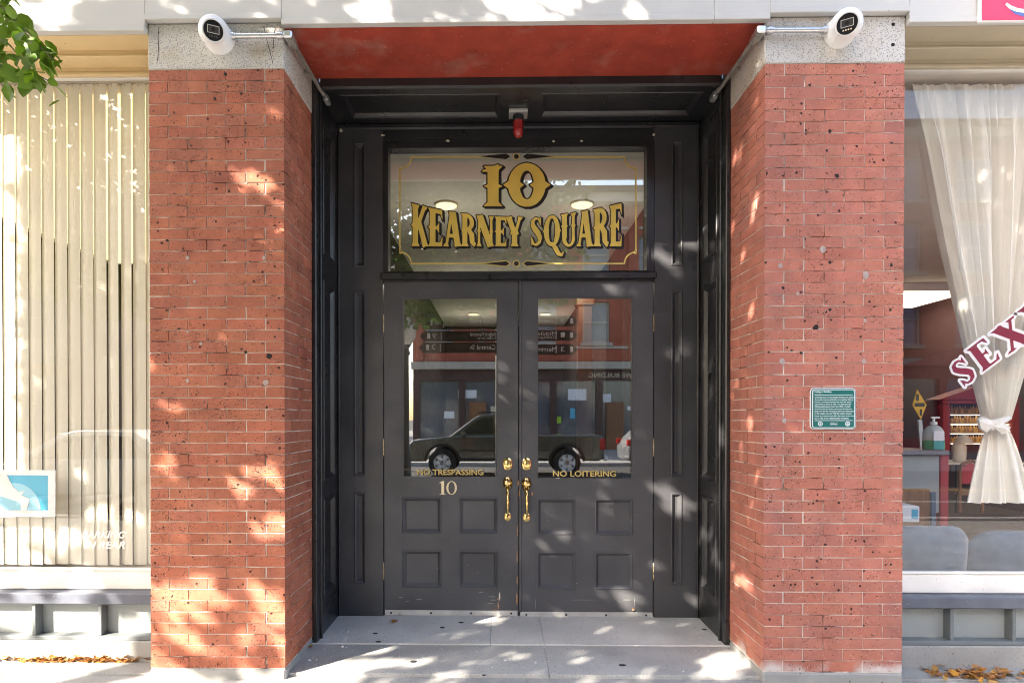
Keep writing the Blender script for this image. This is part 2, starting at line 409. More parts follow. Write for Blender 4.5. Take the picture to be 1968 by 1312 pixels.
for (px, py, w_, h_) in ((886, 1197, .020, .008), (727, 1235, .02, .010), (795, 1271, .022, .012), (850, 1207, .018, .016), (721, 1219, .018, .006), (1196, 1275, .022, .013), (1354, 1208, .018, .007), (930, 1296, .012, .009)):
    Yg = CAM[1]+F*(CAM[2]-.018)/(py-805); p = at(px, py, Yg); zt = .019 if Yg > .488 else .012
    m = MB(); m.lathe([(w_*1.0, 0), (w_*.96, .0016), (w_*.5, .0026)], (0, 0, 0), n=14, sy=.75); m.build('gum_spot', 'gum', vest, (p.x, Yg, zt))
road = struct(box('road', 'asphalt', None, -120, 120, -15.2, -5.36, -.6, -.15))
far_walk = struct(box('far_pavement', 'concrete', None, -120, 120, -70, -15.2, -.6, -.03))
box('kerb', 'granite', far_walk, -120, 120, -15.2, -15.06, -.5, -.02, c=.012)
for k in range(7): box('crosswalk_bar', 'road_white', road, -12.6+k*.95, -12.1+k*.95, -13.6, -6.4, -.15, -.146)
box('edge_line', 'road_white', road, -6.0, 60, -8.05, -7.95, -.15, -.146); box('centre_line', 'caution_yellow', road, -5.6, 60, -10.1, -9.98, -.15, -.146)

# ------------------------------------------------------------------ brick piers
BCACHE = {}
def brick_mesh(lx, ly, lz, mat, var):
    key = (round(lx, 3), round(ly, 3), mat, var)
    if key in BCACHE: return BCACHE[key]
    rr = random.Random(hash(key) & 0xffff); m = MB(); ax = 0 if lx >= ly else 1; n = 3
    vs = []
    for k in range(n+1):
        t = -.5+k/n
        for a, b in ((-.5, -.5), (.5, -.5), (.5, .5), (-.5, .5)):
            p = [t*lx, a*ly, b*lz] if ax == 0 else [-a*lx, t*ly, b*lz]
            j = .0014
            vs.append((p[0]+rr.uniform(-j, j), p[1]+rr.uniform(-j, j)*.7, p[2]+rr.uniform(-j, j)*.9))
    fs = [(0, 3, 2, 1), tuple(4*n+i for i in (0, 1, 2, 3))]
    for k in range(n):
        for i in range(4): fs.append((4*k+i, 4*k+(i+1) % 4, 4*k+4+(i+1) % 4, 4*k+4+i))
    m.add(vs, fs); me = m.mesh('brick', mat)
    BCACHE[key] = me; return me

def pier(side, label, mat):
    sg = -1 if side == 'l' else 1
    t = thing('brick_pier', label, 'pier', group='brick piers of the entrance')
    B, S, J = (XE-XO)/3.5, .2235, .0054
    core = MB().box(min(sg*(XO+.0038), sg*(XE-.004)), max(sg*(XO+.0038), sg*(XE-.004)), .0038, SY+.05, Z0-.01, ZT)
    core.build('mortar', 'mortar', t)
    b = MB().box(min(sg*(XO-.004), sg*(XE+.002)), max(sg*(XO-.004), sg*(XE+.002)), -.006, SY-.01, -.09, Z0-.003, c=.01); b.build('base', 'concrete', t)
    rest = MB(); objs = []
    for c in range(NC):
        z = Z0+CH*(c+.5); odd = (NC-1-c) % 2 == 0; h = CH-J
        if odd: fr = [('c', .5*B, S)]+[('f', B, .1)]*3
        else: fr = [('c', B, .5*S)]+[('f', B, .1)]*2+[('f', .5*B, .1)]
        x = XO
        for kind, L, D in fr:
            lx, ly = L-J, D-(J if kind == 'c' else 0)
            me = brick_mesh(lx, ly, h, mat, random.randrange(6))
            o = obj('brick', me, t, (sg*(x+(lx/2 if kind == 'c' else L/2)), ly/2+random.uniform(-.0018, .0012), z+random.uniform(-.0006, .0006)))
            o.rotation_euler = (0, random.uniform(-.003, .003), random.uniform(-.004, .004)); x += L
        y = S if odd else .5*S
        for L in ((S, SY-2*S) if odd else (S, SY-1.5*S)):
            lx, ly = .1, L-J
            if ly < .09 and c % 3 == 1:
                rest.box(sg*XO-.0 if sg > 0 else -XO-.1, XO+.1 if sg > 0 else -XO, y+J/2, y+L-J/2, z-h/2, z+h/2); y += L; continue
            me = brick_mesh(lx, ly, h, mat, random.randrange(6))
            o = obj('brick', me, t, (sg*(XO+lx/2+random.uniform(-.0010, .0012)), y+L/2, z+random.uniform(-.0006, .0006))); y += L
    ro = rest.build('closer_bricks', mat, t); ro['kind'] = 'stuff'
    # granite cap stone
    MB().box(min(sg*(XO-.003), sg*(XE+.002)), max(sg*(XO-.003), sg*(XE+.002)), -.003, SY+.02, ZT+.002, 3.706, c=.006).build('granite_cap', 'granite', t)
    return t
pl = pier('l', 'brick pier with dappled sunlight on its lower half, left of the black doors', 'brick')
pr = pier('r', 'shaded brick pier carrying the green plaque, right of the black doors', 'brick_r')
def blob(parent, px, py, r, mat, name, y=-.0005, sz=1.):
    p = at(px, py, 0); m = MB(); n = 11
    ring = [(math.cos(2*math.pi*i/n)*r*random.uniform(.75, 1.15), math.sin(2*math.pi*i/n)*r*sz*random.uniform(.75, 1.15)) for i in range(n)]
    vs = [(a, .004, b) for a, b in ring]+[(a*.8, -.0016, b*.8) for a, b in ring]
    m.add(vs, [tuple(range(2*n-1, n-1, -1))]+[(i, i+n, (i+1) % n+n, (i+1) % n) for i in range(n)])
    m.build(name, mat, parent, (p.x, y, p.z))
for px, py, r in ((360, 496, .014), (507, 495, .013), (374, 541, .011), (361, 637, .011), (365, 668, .009), (360, 731, .015), (511, 735, .022), (386, 660, .012), (545, 1010, .01)): blob(pl, px, py, r, 'mortar_patch', 'mortar_patch')
for px, py, r in ((517, 684, .019), (472, 676, .010), (413, 190, .010), (433, 143, .012), (515, 620, .007), (320, 596, .007), (442, 1040, .009), (321, 462, .008), (390, 1037, .008), (300, 1210, .006), (467, 1122, .007)): blob(pl, px, py, r, 'hole', 'pit')
for px, py, r in ((1582, 479, .020), (1664, 529, .021), (1500, 510, .015), (1503, 694, .018), (1660, 694, .014), (1662, 616, .011), (1507, 808, .017), (1505, 572, .008), (1533, 564, .011), (1602, 394, .008)): blob(pr, px, py, r, 'mortar_patch', 'mortar_patch', sz=1.2)
for px, py, r in ((1568, 629, .018), (1595, 504, .011), (1595, 252, .011), (1608, 338, .015), (1713, 510, .010), (1711, 595, .010), (1607, 687, .009), (1540, 678, .009), (1712, 1084, .009), (1595, 595, .011), (1505, 553, .011), (1478, 676, .008)): blob(pr, px, py, r, 'hole', 'pit')
def crack(pts, parent):
    m = MB()
    for (a, b) in zip(pts[:-1], pts[1:]):
        p, q = at(*a, -.003), at(*b, -.003); d = .0016
        m.add([(p.x-d, -.0042, p.z), (p.x+d, -.0042, p.z), (q.x+d, -.0042, q.z), (q.x-d, -.0042, q.z)], [(0, 1, 2, 3)])
    m.build('crack', 'hole', parent)
crack([(507, 51), (511, 70), (515, 85), (519, 100), (521, 108), (525, 124)], pl)
crack([(529, 54), (527, 66), (526, 78), (525, 95)], pl); crack([(306, 52), (304, 70), (305, 90), (303, 118)], pl)
for px, py in ((1716, 48), (1715, 87)): blob(pr, px, py, .012, 'hole', 'bolt_hole', y=-.0035)

# ------------------------------------------------------------------ fascia, red soffit, wall above
fa = thing('fascia_board', 'pale grey painted fascia board running above the piers and shop windows', 'fascia')
FY = -.035
segs = [(-5.4, -3.55, 3.645), (-3.55, -XE, 3.645), (-XE, -XO, 3.706), (-XO, 1.055, 3.672), (1.055, XO+.012, 3.672), (XO+.012, XE, 3.706), (XE, 3.3, 3.645), (3.3, 5.4, 3.645)]
for x0, x1, zb in segs:
    box('panel', 'fascia_paint', fa, x0+.001, x1-.001, FY, FY+.03, zb+.034, 4.52)
    box('lip', 'fascia_paint', fa, x0+.0004, x1-.0004, FY-.006, FY+.034, zb, zb+.0328, c=.003)
box('backing', 'fascia_paint', fa, -5.4, 5.4, FY+.034, SY, 3.71, 4.5)
ca = thing('upper_brick_wall', 'brick wall of the storeys above the pale fascia board', 'wall')
box('wall', 'far_brick', ca, -5.4, 5.4, .02, .4, 4.52, 9.5)
box('string_course', 'granite', ca, -5.4, 5.4, -.06, .02, 4.53, 4.72, c=.01)
sf = box('red_soffit', 'red_paint', None, -XO+.004, XO-.004, FY+.036, SY-.002, 3.672, 3.704); tag(sf, 'dull red painted soffit over the entrance recess', 'soffit')
for px, py in ((913, 102), (1168, 95), (672, 139), (1395, 90)):
    k = 3.672; Ys = CAM[1]+F*(k-CAM[2])/(805-py); p = at(px, py, Ys)
    MB().lathe([(.010, 0), (.009, -.005), (.004, -.008)], n=10).build('screw_head', 'red_paint', None, (p.x, Ys, k)).parent = sf

# ------------------------------------------------------------------ black timber entrance surround
en = thing('entrance_surround', 'black panelled timber lining of the recessed entrance around the doors', 'doorway')
TZ = 3.63
zz = [.02, .257, .933, 1.051, 2.414, 2.586, 3.50, TZ]
for sg in (-1, 1):                                          # side linings
    y0, y1 = SY, JY
    m = MB().grid([y0, .665, .955, y1], zz, {(1, 1), (1, 3), (1, 5)}, 0, .03)
    m.xf(lambda v: Vector((sg*(XJ+v.y), v.x, v.z))); m.build('side_lining', 'black_paint', en)
    for j in (1, 3, 5):
        p = MB().panel(.665, .955, zz[j], zz[j+1], .0005, .024, .045)
        p.xf(lambda v: Vector((sg*(XJ+v.y), v.x, v.z))); p.build('panel', 'black_paint', en)
    a, b = sorted((sg*(XJ-.004), sg*(XO-.001)))
    MB().box(a, b, SY-.012, SY+.06, .012, TZ+.04, c=.006).build('corner_bead', 'black_paint', en)
    a, b = sorted((sg*(XJ-.016), sg*(XJ-.0002)))
    MB().box(a, b, SY+.062, SY+.085, .012, TZ, c=.004).build('stop_moulding', 'black_paint', en)
# back wall pilasters
DL, DR = X(736, JY), X(1257.5, JY)                          # clear door opening
for sg, x0, x1, p0, p1 in ((-1, -XJ, DL, X(680, JY), X(703.5, JY)), (1, DR, XJ, X(1289, JY), X(1312, JY))):
    MB().grid([x0, p0, p1, x1], zz, {(1, 1), (1, 3), (1, 5)}, JY, JY+.12).build('pilaster', 'pilaster_paint', en)
    for j in (1, 3, 5): MB().panel(p0, p1, zz[j], zz[j+1], JY+.0005, JY+.018, .032).build('panel', 'pilaster_paint', en)
zt1, zt0 = Z(283, JY), Z(522.5, JY); zb1, zb0 = Z(524, JY), Z(536.5, JY)
gx0, gx1 = X(746, JY), X(1243, JY)
box('head_board', 'black_paint', en, DL+.0005, DR-.0005, JY+.002, JY+.12, zt1+.062, TZ)
box('transom_bar', 'black_paint', en, DL-.012, DR+.012, JY-.022, JY+.10, zb0, zb1+.001, c=.006)
box('bar_fillet', 'black_paint', en, DL+.001, DR-.001, JY+.004, JY+.1, zb0-.012, zb0-.0005, c=.002)
MB().grid([-XJ, -1.197, -.13, .151, 1.22, XJ], [SY+.05, .62, .94, JY+.002], {(1, 1), (3, 1)}, 0, .03).xf(lambda v: Vector((v.x, v.z, TZ+v.y))).build('ceiling_frame', 'black_paint', en)
for a, b in ((-1.197, -.13), (.151, 1.22)):
    MB().panel(a, b, .62, .94, .0005, .024, .035).xf(lambda v: Vector((v.x, v.z, TZ+v.y))).build('ceiling_panel', 'black_paint', en)
box('front_moulding', 'black_paint', en, -XJ+.017, XJ-.017, SY+.001, SY+.048, TZ-.018, 3.70, c=.012)
box('head_moulding', 'black_paint', en, -XJ+.001, XJ-.001, JY-.026, JY-.0005, TZ-.045, TZ-.001, c=.012)
for x0, x1 in ((-XJ+.0, -XJ+.018), (XJ-.018, XJ)):
    box('corner_moulding', 'black_paint', en, x0+.0008, x1-.0008, JY-.018, JY-.0008, .02, TZ-.046, c=.008)
def chip(px, py, wpx, hpx, Y, mat='cream_chip', parent=en):
    a, b = at(px-wpx/2, py+hpx/2, Y), at(px+wpx/2, py-hpx/2, Y); m = MB()
    n = 8; vs = []
    for i in range(n):
        t = 2*math.pi*i/n; r = random.uniform(.6, 1.1)
        vs.append(((a.x+b.x)/2+(b.x-a.x)/2*math.cos(t)*r, Y-.0012, (a.z+b.z)/2+(b.z-a.z)/2*math.sin(t)*r))
    m.add(vs+[(v[0], Y+.003, v[2]) for v in vs], [tuple(range(n))]+[(i, (i+1) % n, (i+1) % n+n, i+n) for i in range(n)])
    m.build('paint_chip', mat, parent)
for px, py, w_, h_ in ((655, 251, 7, 9), (736, 260, 9, 4), (1257, 259, 6, 7), (861, 271, 8, 5), (1064, 272, 6, 4), (1118, 271, 7, 4)):
    chip(px, py, w_, h_, JY-.03 if py < 265 else JY-.004)

# ------------------------------------------------------------------ transom window
tw = thing('transom_window', 'wide transom window with gilt lettering above the double doors', 'window')
MB().grid([DL+.0005, gx0, gx1, DR-.0005], [zt0-.0, zt0+.004, zt1, zt1+.061], {(1, 1)}, JY+.012, JY+.1).build('frame', 'black_paint', tw)
b = .012
MB().grid([gx0-.013, gx0+.003, gx1-.003, gx1+.013], [zt0+.0045, zt0+.006, zt1-.003, zt1+.022], {(1, 1)}, JY-.004, JY+.011).build('bead', 'black_paint', tw)
GY = JY+.05
box('pane', 'door_glass', tw, gx0+.0005, gx1-.0005, GY, GY+.005, zt0+.0045, zt1-.0005)

# ---- drawn letters: strokes are united on a fine raster and traced into outlines
class Glyph:
    S = 130
    def __init__(s, wd): s.w = wd; s.pad = .22; n = s.S; s.gx, s.gy = np.meshgrid(np.arange(-s.pad, wd+s.pad, 1/n), np.arange(-s.pad-.25, 1+s.pad, 1/n)); s.m = np.zeros(s.gx.shape, bool)
    def poly(s, pts, on=True):
        ins = np.zeros(s.m.shape, bool); k = len(pts)
        for i in range(k):
            (x0, y0), (x1, y1) = pts[i], pts[(i+1) % k]
            if y0 == y1: continue
            c = ((y0 > s.gy) != (y1 > s.gy)) & (s.gx < (x1-x0)*(s.gy-y0)/(y1-y0)+x0); ins ^= c
        s.m = s.m | ins if on else s.m & ~ins; return s
    def ell(s, cx, cy, rx, ry, on=True, clip=None):
        e = ((s.gx-cx)/rx)**2+((s.gy-cy)/ry)**2 <= 1
        if clip is not None: e &= clip(s.gx, s.gy)
        s.m = s.m | e if on else s.m & ~e; return s
    def line(s, a, b, w0, w1=None):
        w1 = w0 if w1 is None else w1
        (x0, y0), (x1, y1) = a, b; dx, dy = x1-x0, y1-y0; L = math.hypot(dx, dy); nx, ny = -dy/L/2, dx/L/2
        return s.poly([(x0+nx*w0, y0+ny*w0), (x1+nx*w1, y1+ny*w1), (x1-nx*w1, y1-ny*w1), (x0-nx*w0, y0-ny*w0)])
    def path(s, pts, ws):
        for i in range(len(pts)-1):
            s.line(pts[i], pts[i+1], ws[i], ws[i+1]); s.ell(*pts[i], ws[i]/2, ws[i]/2)
        return s.ell(*pts[-1], ws[-1]/2, ws[-1]/2)
    def serif(s, x, y, w, h, up):           # flared foot (up=1) or head (up=-1)
        return s.poly([(x-w/2, y), (x+w/2, y), (x+w*.27, y+up*h), (x-w*.27, y+up*h)])
    def stem(s, x, w, y0=0., y1=1., spur=.07, ser=.13):
        s.poly([(x-w/2, y0), (x+w/2, y0), (x+w/2, y1), (x-w/2, y1)])
        m = (y0+y1)/2
        if spur: s.poly([(x-w/2-spur, m), (x, m-.10), (x+w/2+spur, m), (x, m+.10)])
        if ser: s.serif(x, y0, w+ser, .11, 1); s.serif(x, y1, w+ser, .11, -1)
        return s
    def grow(s, px):
        m = s.m.copy(); k = int(math.ceil(px))
        for dy in range(-k, k+1):
            for dx in range(-k, k+1):
                if dx*dx+dy*dy <= px*px: m |= np.roll(np.roll(s.m, dy, 0), dx, 1)
        return m
    def loops(s, mask):
        f = mask.astype(float)
        for _ in range(2): f = (f+np.roll(f, 1, 0)+np.roll(f, -1, 0)+np.roll(f, 1, 1)+np.roll(f, -1, 1))/5
        H, W = f.shape; seg = {}
        q = f > .5
        cells = np.argwhere((q[:-1, :-1] != q[1:, :-1]) | (q[:-1, :-1] != q[:-1, 1:]) | (q[:-1, :-1] != q[1:, 1:]))
        for i, j in cells:
            v = (f[i, j], f[i, j+1], f[i+1, j+1], f[i+1, j]); code = sum(1 << k for k in range(4) if v[k] > .5)
            def e(k):
                a, b2 = v[k], v[(k+1) % 4]; t = (.5-a)/(b2-a)
                return (((i, j+t), ('h', i, j)), ((i+t, j+1), ('v', i, j+1)), ((i+1, j+1-t), ('h', i+1, j)), ((i+1-t, j), ('v', i, j)))[k]
            T = {1: [(3, 0)], 2: [(0, 1)], 3: [(3, 1)], 4: [(1, 2)], 5: [(3, 2), (1, 0)], 6: [(0, 2)], 7: [(3, 2)], 8: [(2, 3)], 9: [(2, 0)], 10: [(0, 3), (2, 1)], 11: [(2, 1)], 12: [(1, 3)], 13: [(1, 0)], 14: [(0, 3)]}
            for a, b2 in T.get(code, ()):
                (pa, ka), (pb, kb) = e(a), e(b2); seg[ka] = (pa, kb)
        res = []
        while seg:
            k0 = next(iter(seg)); k = k0; L = []
            while k in seg: p, nk = seg.pop(k); L.append((p[1]/s.S-s.pad, p[0]/s.S-s.pad-.25)); k = nk
            if len(L) > 8: res.append(simplify(L, .004))
        return res
def simplify(P, tol):
    P = [Vector(p) for p in P]
    def dp(a, b):
        if b <= a+1: return []
        d = P[b]-P[a]; L = d.length or 1e-9; best, bi = 0, None
        for i in range(a+1, b):
            e = P[i]-P[a]; h = abs(d.x*e.y-d.y*e.x)/L if L > 1e-6 else e.length
            if h > best: best, bi = h, i
        return dp(a, bi)+[bi]+dp(bi, b) if best > tol else []
    h = len(P)//2; idx = [0]+dp(0, h)+[h]+dp(h, len(P)-1)
    return [tuple(P[i]) for i in idx]
def loops_mesh(loops, fn, Y, th, mat, name):
    """filled outline with thickness; fn maps glyph x,y to world x,z"""
    cu = bpy.data.curves.new('g', 'CURVE'); cu.dimensions = '2D'; cu.fill_mode = 'BOTH'; cu.extrude = .5
    for L in loops:
        sp = cu.splines.new('POLY'); sp.points.add(len(L)-1); sp.use_cyclic_u = True
        for p, (x, y) in zip(sp.points, L): p.co = (x, y, 0, 1)
    ob = bpy.data.objects.new('g', cu); me = bpy.data.meshes.new_from_object(ob); bpy.data.objects.remove(ob); me.name = name
    for v in me.vertices:
        x, z = fn(v.co.x, v.co.y); v.co = (x, Y-v.co.z*th, z)
    me.materials.clear(); me.materials.append(MATS[mat]); me.update(); return me

def gK():
    g = Glyph(.62); g.stem(.17, .2); g.line((.22, .42), (.52, 1), .12, .13); g.line((.30, .62), (.55, 0), .16, .2); g.serif(.53, 1, .2, .08, -1); return g.serif(.55, 0, .26, .08, 1)
def gE():
    g = Glyph(.56); g.stem(.17, .2); g.poly([(.1, 0), (.5, 0), (.52, .3), (.44, .12), (.1, .1)]); g.poly([(.1, 1), (.5, 1), (.52, .7), (.44, .88), (.1, .9)])
    return g.poly([(.1, .46), (.32, .46), (.40, .34), (.40, .66), (.32, .54), (.1, .54)])
def gA():
    g = Glyph(.66); g.line((.12, 0), (.30, 1), .09, .1); g.line((.52, 0), (.34, 1), .2, .22); g.poly([(.16, .26), (.5, .26), (.5, .36), (.16, .36)]); g.serif(.11, 0, .22, .08, 1); g.serif(.53, 0, .3, .1, 1); return g.poly([(.2, 1), (.46, 1), (.42, .88), (.24, .88)])
def gR():
    g = Glyph(.64); g.ell(.24, .74, .30, .27, True, lambda x, y: x > .12); g.ell(.24, .74, .13, .16, False, lambda x, y: x > .24); g.stem(.17, .2)
    return g.path([(.34, .5), (.45, .36), (.47, .16), (.54, .04), (.6, .1)], [.14, .2, .19, .1, .05])
def gN():
    g = Glyph(.62); g.stem(.1, .08, spur=.03, ser=.1); g.stem(.52, .08, spur=.03, ser=.1); g.line((.12, 1), (.5, 0), .22); return g
def gY():
    g = Glyph(.62); g.stem(.32, .2, 0, .5, spur=0); g.line((.1, 1), (.32, .42), .2, .18); g.line((.54, 1), (.34, .42), .1, .12); g.poly([(.14, .44), (.32, .32), (.5, .44), (.32, .56)]); g.serif(.1, 1, .3, .09, -1); return g.serif(.54, 1, .22, .09, -1)
def gS():
    g = Glyph(.52); g.path([(.43, .82), (.34, .93), (.22, .93), (.12, .84), (.12, .70), (.22, .57), (.34, .45), (.42, .31), (.40, .15), (.28, .06), (.17, .07), (.09, .2)], [.07, .07, .09, .13, .18, .21, .21, .18, .13, .09, .07, .07])
    g.poly([(.47, 1), (.47, .66), (.36, .84)]); return g.poly([(.05, 0), (.05, .36), (.17, .14)])
def gQ():
    g = Glyph(.66); g.ell(.33, .5, .29, .5); g.ell(.33, .5, .115, .41, False); g.poly([(-.01, .5), (.12, .39), (.12, .61)]); g.poly([(.67, .5), (.54, .39), (.54, .61)])
    g.poly([(.19, .5), (.225, .42), (.225, .58)]); g.poly([(.47, .5), (.435, .42), (.435, .58)])
    return g.path([(.22, .12), (.36, .08), (.46, -.06), (.56, -.22), (.68, -.27), (.74, -.16)], [.06, .12, .16, .14, .08, .03])
def gU():
    g = Glyph(.62); g.ell(.32, .26, .27, .27, True, lambda x, y: y < .27); g.ell(.34, .26, .12, .19, False, lambda x, y: y < .27)
    g.stem(.15, .2, .25, 1, spur=.05, ser=0); g.stem(.52, .12, .25, 1, spur=.04, ser=0); g.serif(.15, 1, .32, .09, -1); g.serif(.52, 1, .24, .09, -1); return g
def g1():
    g = Glyph(.56); g.stem(.30, .26, 0, .96, spur=.10, ser=.22); g.poly([(.17, .9), (.43, 1), (.43, .8), (.17, .8)]); return g.poly([(.02, .82), (.2, .82), (.43, 1), (.26, .9), (.06, .86)])
def g0():
    g = Glyph(.86); g.ell(.43, .5, .36, .5); g.ell(.43, .5, .135, .33, False); g.poly([(-.03, .5), (.12, .38), (.12, .62)]); g.poly([(.89, .5), (.74, .38), (.74, .62)])
    g.poly([(.38, .5), (.26, .40), (.26, .60)]); return g.poly([(.48, .5), (.60, .40), (.60, .60)])
def gX():
    g = Glyph(.74); g.line((.16, 1), (.58, 0), .23); g.line((.56, 1), (.16, 0), .08); g.serif(.16, 1, .34, .07, -1); g.serif(.58, 0, .34, .07, 1); g.serif(.56, 1, .28, .07, -1); return g.serif(.16, 0, .28, .07, 1)
def gE2():
    g = Glyph(.66); g.stem(.2, .2, spur=0, ser=.16); g.poly([(.1, 0), (.58, 0), (.62, .27), (.5, .07), (.1, .07)]); g.poly([(.1, 1), (.56, 1), (.58, .74), (.47, .93), (.1, .93)])
    return g.poly([(.2, .47), (.38, .47), (.44, .36), (.44, .66), (.38, .55), (.2, .55)])
def gS2():
    g = Glyph(.62); g.path([(.5, .80), (.40, .93), (.27, .94), (.15, .86), (.14, .72), (.24, .60), (.38, .47), (.49, .34), (.47, .16), (.34, .06), (.2, .08), (.1, .24)], [.06, .07, .09, .13, .18, .21, .22, .2, .14, .09, .07, .06])
    g.poly([(.55, 1), (.55, .68), (.44, .84)]); return g.poly([(.05, 0), (.05, .34), (.17, .16)])
GL = {}
def glyph(fn, grow):
    k = (fn.__name__, grow)
    if k not in GL:
        g = fn(); GL[k] = (g.w, g.loops(g.m), g.loops(g.grow(grow)) if grow else None)
    return GL[k]
def gilt_letter(fn, px0, px1, pyb, top, grow=4.):
    wd, core, fat = glyph(fn, grow)
    def mp(x, y, dx=0, dz=0, Y=GY):
        px = px0+(px1-px0)*(x/wd); tp = top(px); py = pyb+(tp-pyb)*y
        p = at(px+dx, py+dz, Y); return p.x, p.z
    o = obj('gilt_letter', loops_mesh(core, lambda x, y: mp(x, y), GY-.0050, .0008, 'gold', 'gilt_letter'), tw)
    obj('outline', loops_mesh(fat, lambda x, y: mp(x, y), GY-.0032, .0008, 'gilt_shadow', 'outline'), o)
    obj('drop_shadow', loops_mesh(fat, lambda x, y: mp(x, y, 3.2, 2.2), GY-.0016, .0008, 'gilt_shadow', 'drop_shadow'), o)
def zo(x): return 720+x/3.578
arc = lambda px: 390.5+27*(1-((px-992)/203)**2) if abs(px-992) < 203 else 390.5
for fn, a, b in ((gK, 250, 362), (gE, 366, 476), (gA, 470, 600), (gR, 592, 700), (gN, 698, 822), (gE, 824, 914), (gY, 905, 1015), (gS, 1068, 1152), (gQ, 1155, 1282), (gU, 1280, 1382), (gA, 1384, 1502), (gR, 1500, 1612), (gE, 1612, 1706)):
    gilt_letter(fn, zo(a), zo(b), 474, arc)
gilt_letter(g1, zo(728), zo(890), 397.5, lambda p: 316, 4); gilt_letter(g0, zo(893), zo(1200), 398, lambda p: 314, 4)
# gilt border
def strip(pts, wpx, Y, mat, parent, name='gilt_line', th=.0008):
    m = MB(); P = [at(x, y, Y) for x, y in pts]; P = [Vector((p.x, p.z)) for p in P]; hw = wpx/262/2
    L, Rr = [], []
    for i, p in enumerate(P):
        a = P[i]-P[i-1] if i else P[1]-P[0]; c = P[i+1]-P[i] if i < len(P)-1 else a
        a.normalize(); c.normalize(); t = (a+c).normalized(); nn = Vector((-t.y, t.x)); k = hw/max(.4, t.dot(a))
        L.append(p+nn*k); Rr.append(p-nn*k)
    n = len(P)
    m.add([(v.x, Y, v.y) for v in Rr]+[(v.x, Y, v.y) for v in L], [(i, i+1, n+i+1, n+i) for i in range(n-1)])
    return m.build(name, mat, parent)
def arcpts(cx, cy, r, a0, a1, n=7): return [(cx+r*math.cos(R(a0+(a1-a0)*i/n)), cy+r*math.sin(R(a0+(a1-a0)*i/n))) for i in range(n+1)]
bl, br, bt, bb = 768.5, 1222, 302, 506.5
GB = GY-.0012
strip([(975, bt)]+[(800, bt)]+arcpts(768.5, 302, 22, 0, 90)[0:]+[(bl, 400), (bl, bb-22)]+arcpts(768.5, bb, 22, 270, 360)+[(980, bb)], 3.0, GB, 'gold_line', tw)
strip([(1010, bt)]+[(1190, bt)]+arcpts(1222, 302, 22, 180, 90)+[(br, 400), (br, bb-22)]+arcpts(1222, bb, 22, 270, 180)+[(1005, bb)], 3.0, GB, 'gold_line', tw)
for yy in (bt-1, bb):
    for sx in (-1, 1):
        c = 992.5+sx*2
        q = [(c+sx*70, yy), (c+sx*18, yy-5.5), (c+sx*10, yy), (c+sx*18, yy+5.5)]
        m = MB(); P = [at(x, y, GB+.001) for x, y in q]; m.add([(p.x, GB-.0012, p.z) for p in P], [(0, 1, 2, 3)]); m.build('gilt_arrow', 'gilt_shadow', tw)
        if yy > 400: strip([q[0], q[1], q[2], q[3], q[0]], 1.6, GB-.002, 'gold_line', tw)
    m = MB(); p = at(992.5, yy, GB); m.lathe([(.021, 0), (.021, .001)], (p.x, GB-.0016, p.z), 'Y', 20); m.build('gilt_dot', 'gilt_shadow', tw)
    strip(arcpts(992.5, yy, 5.6, 0, 359, 16), 1.8, GB-.0035, 'gold_line', tw)

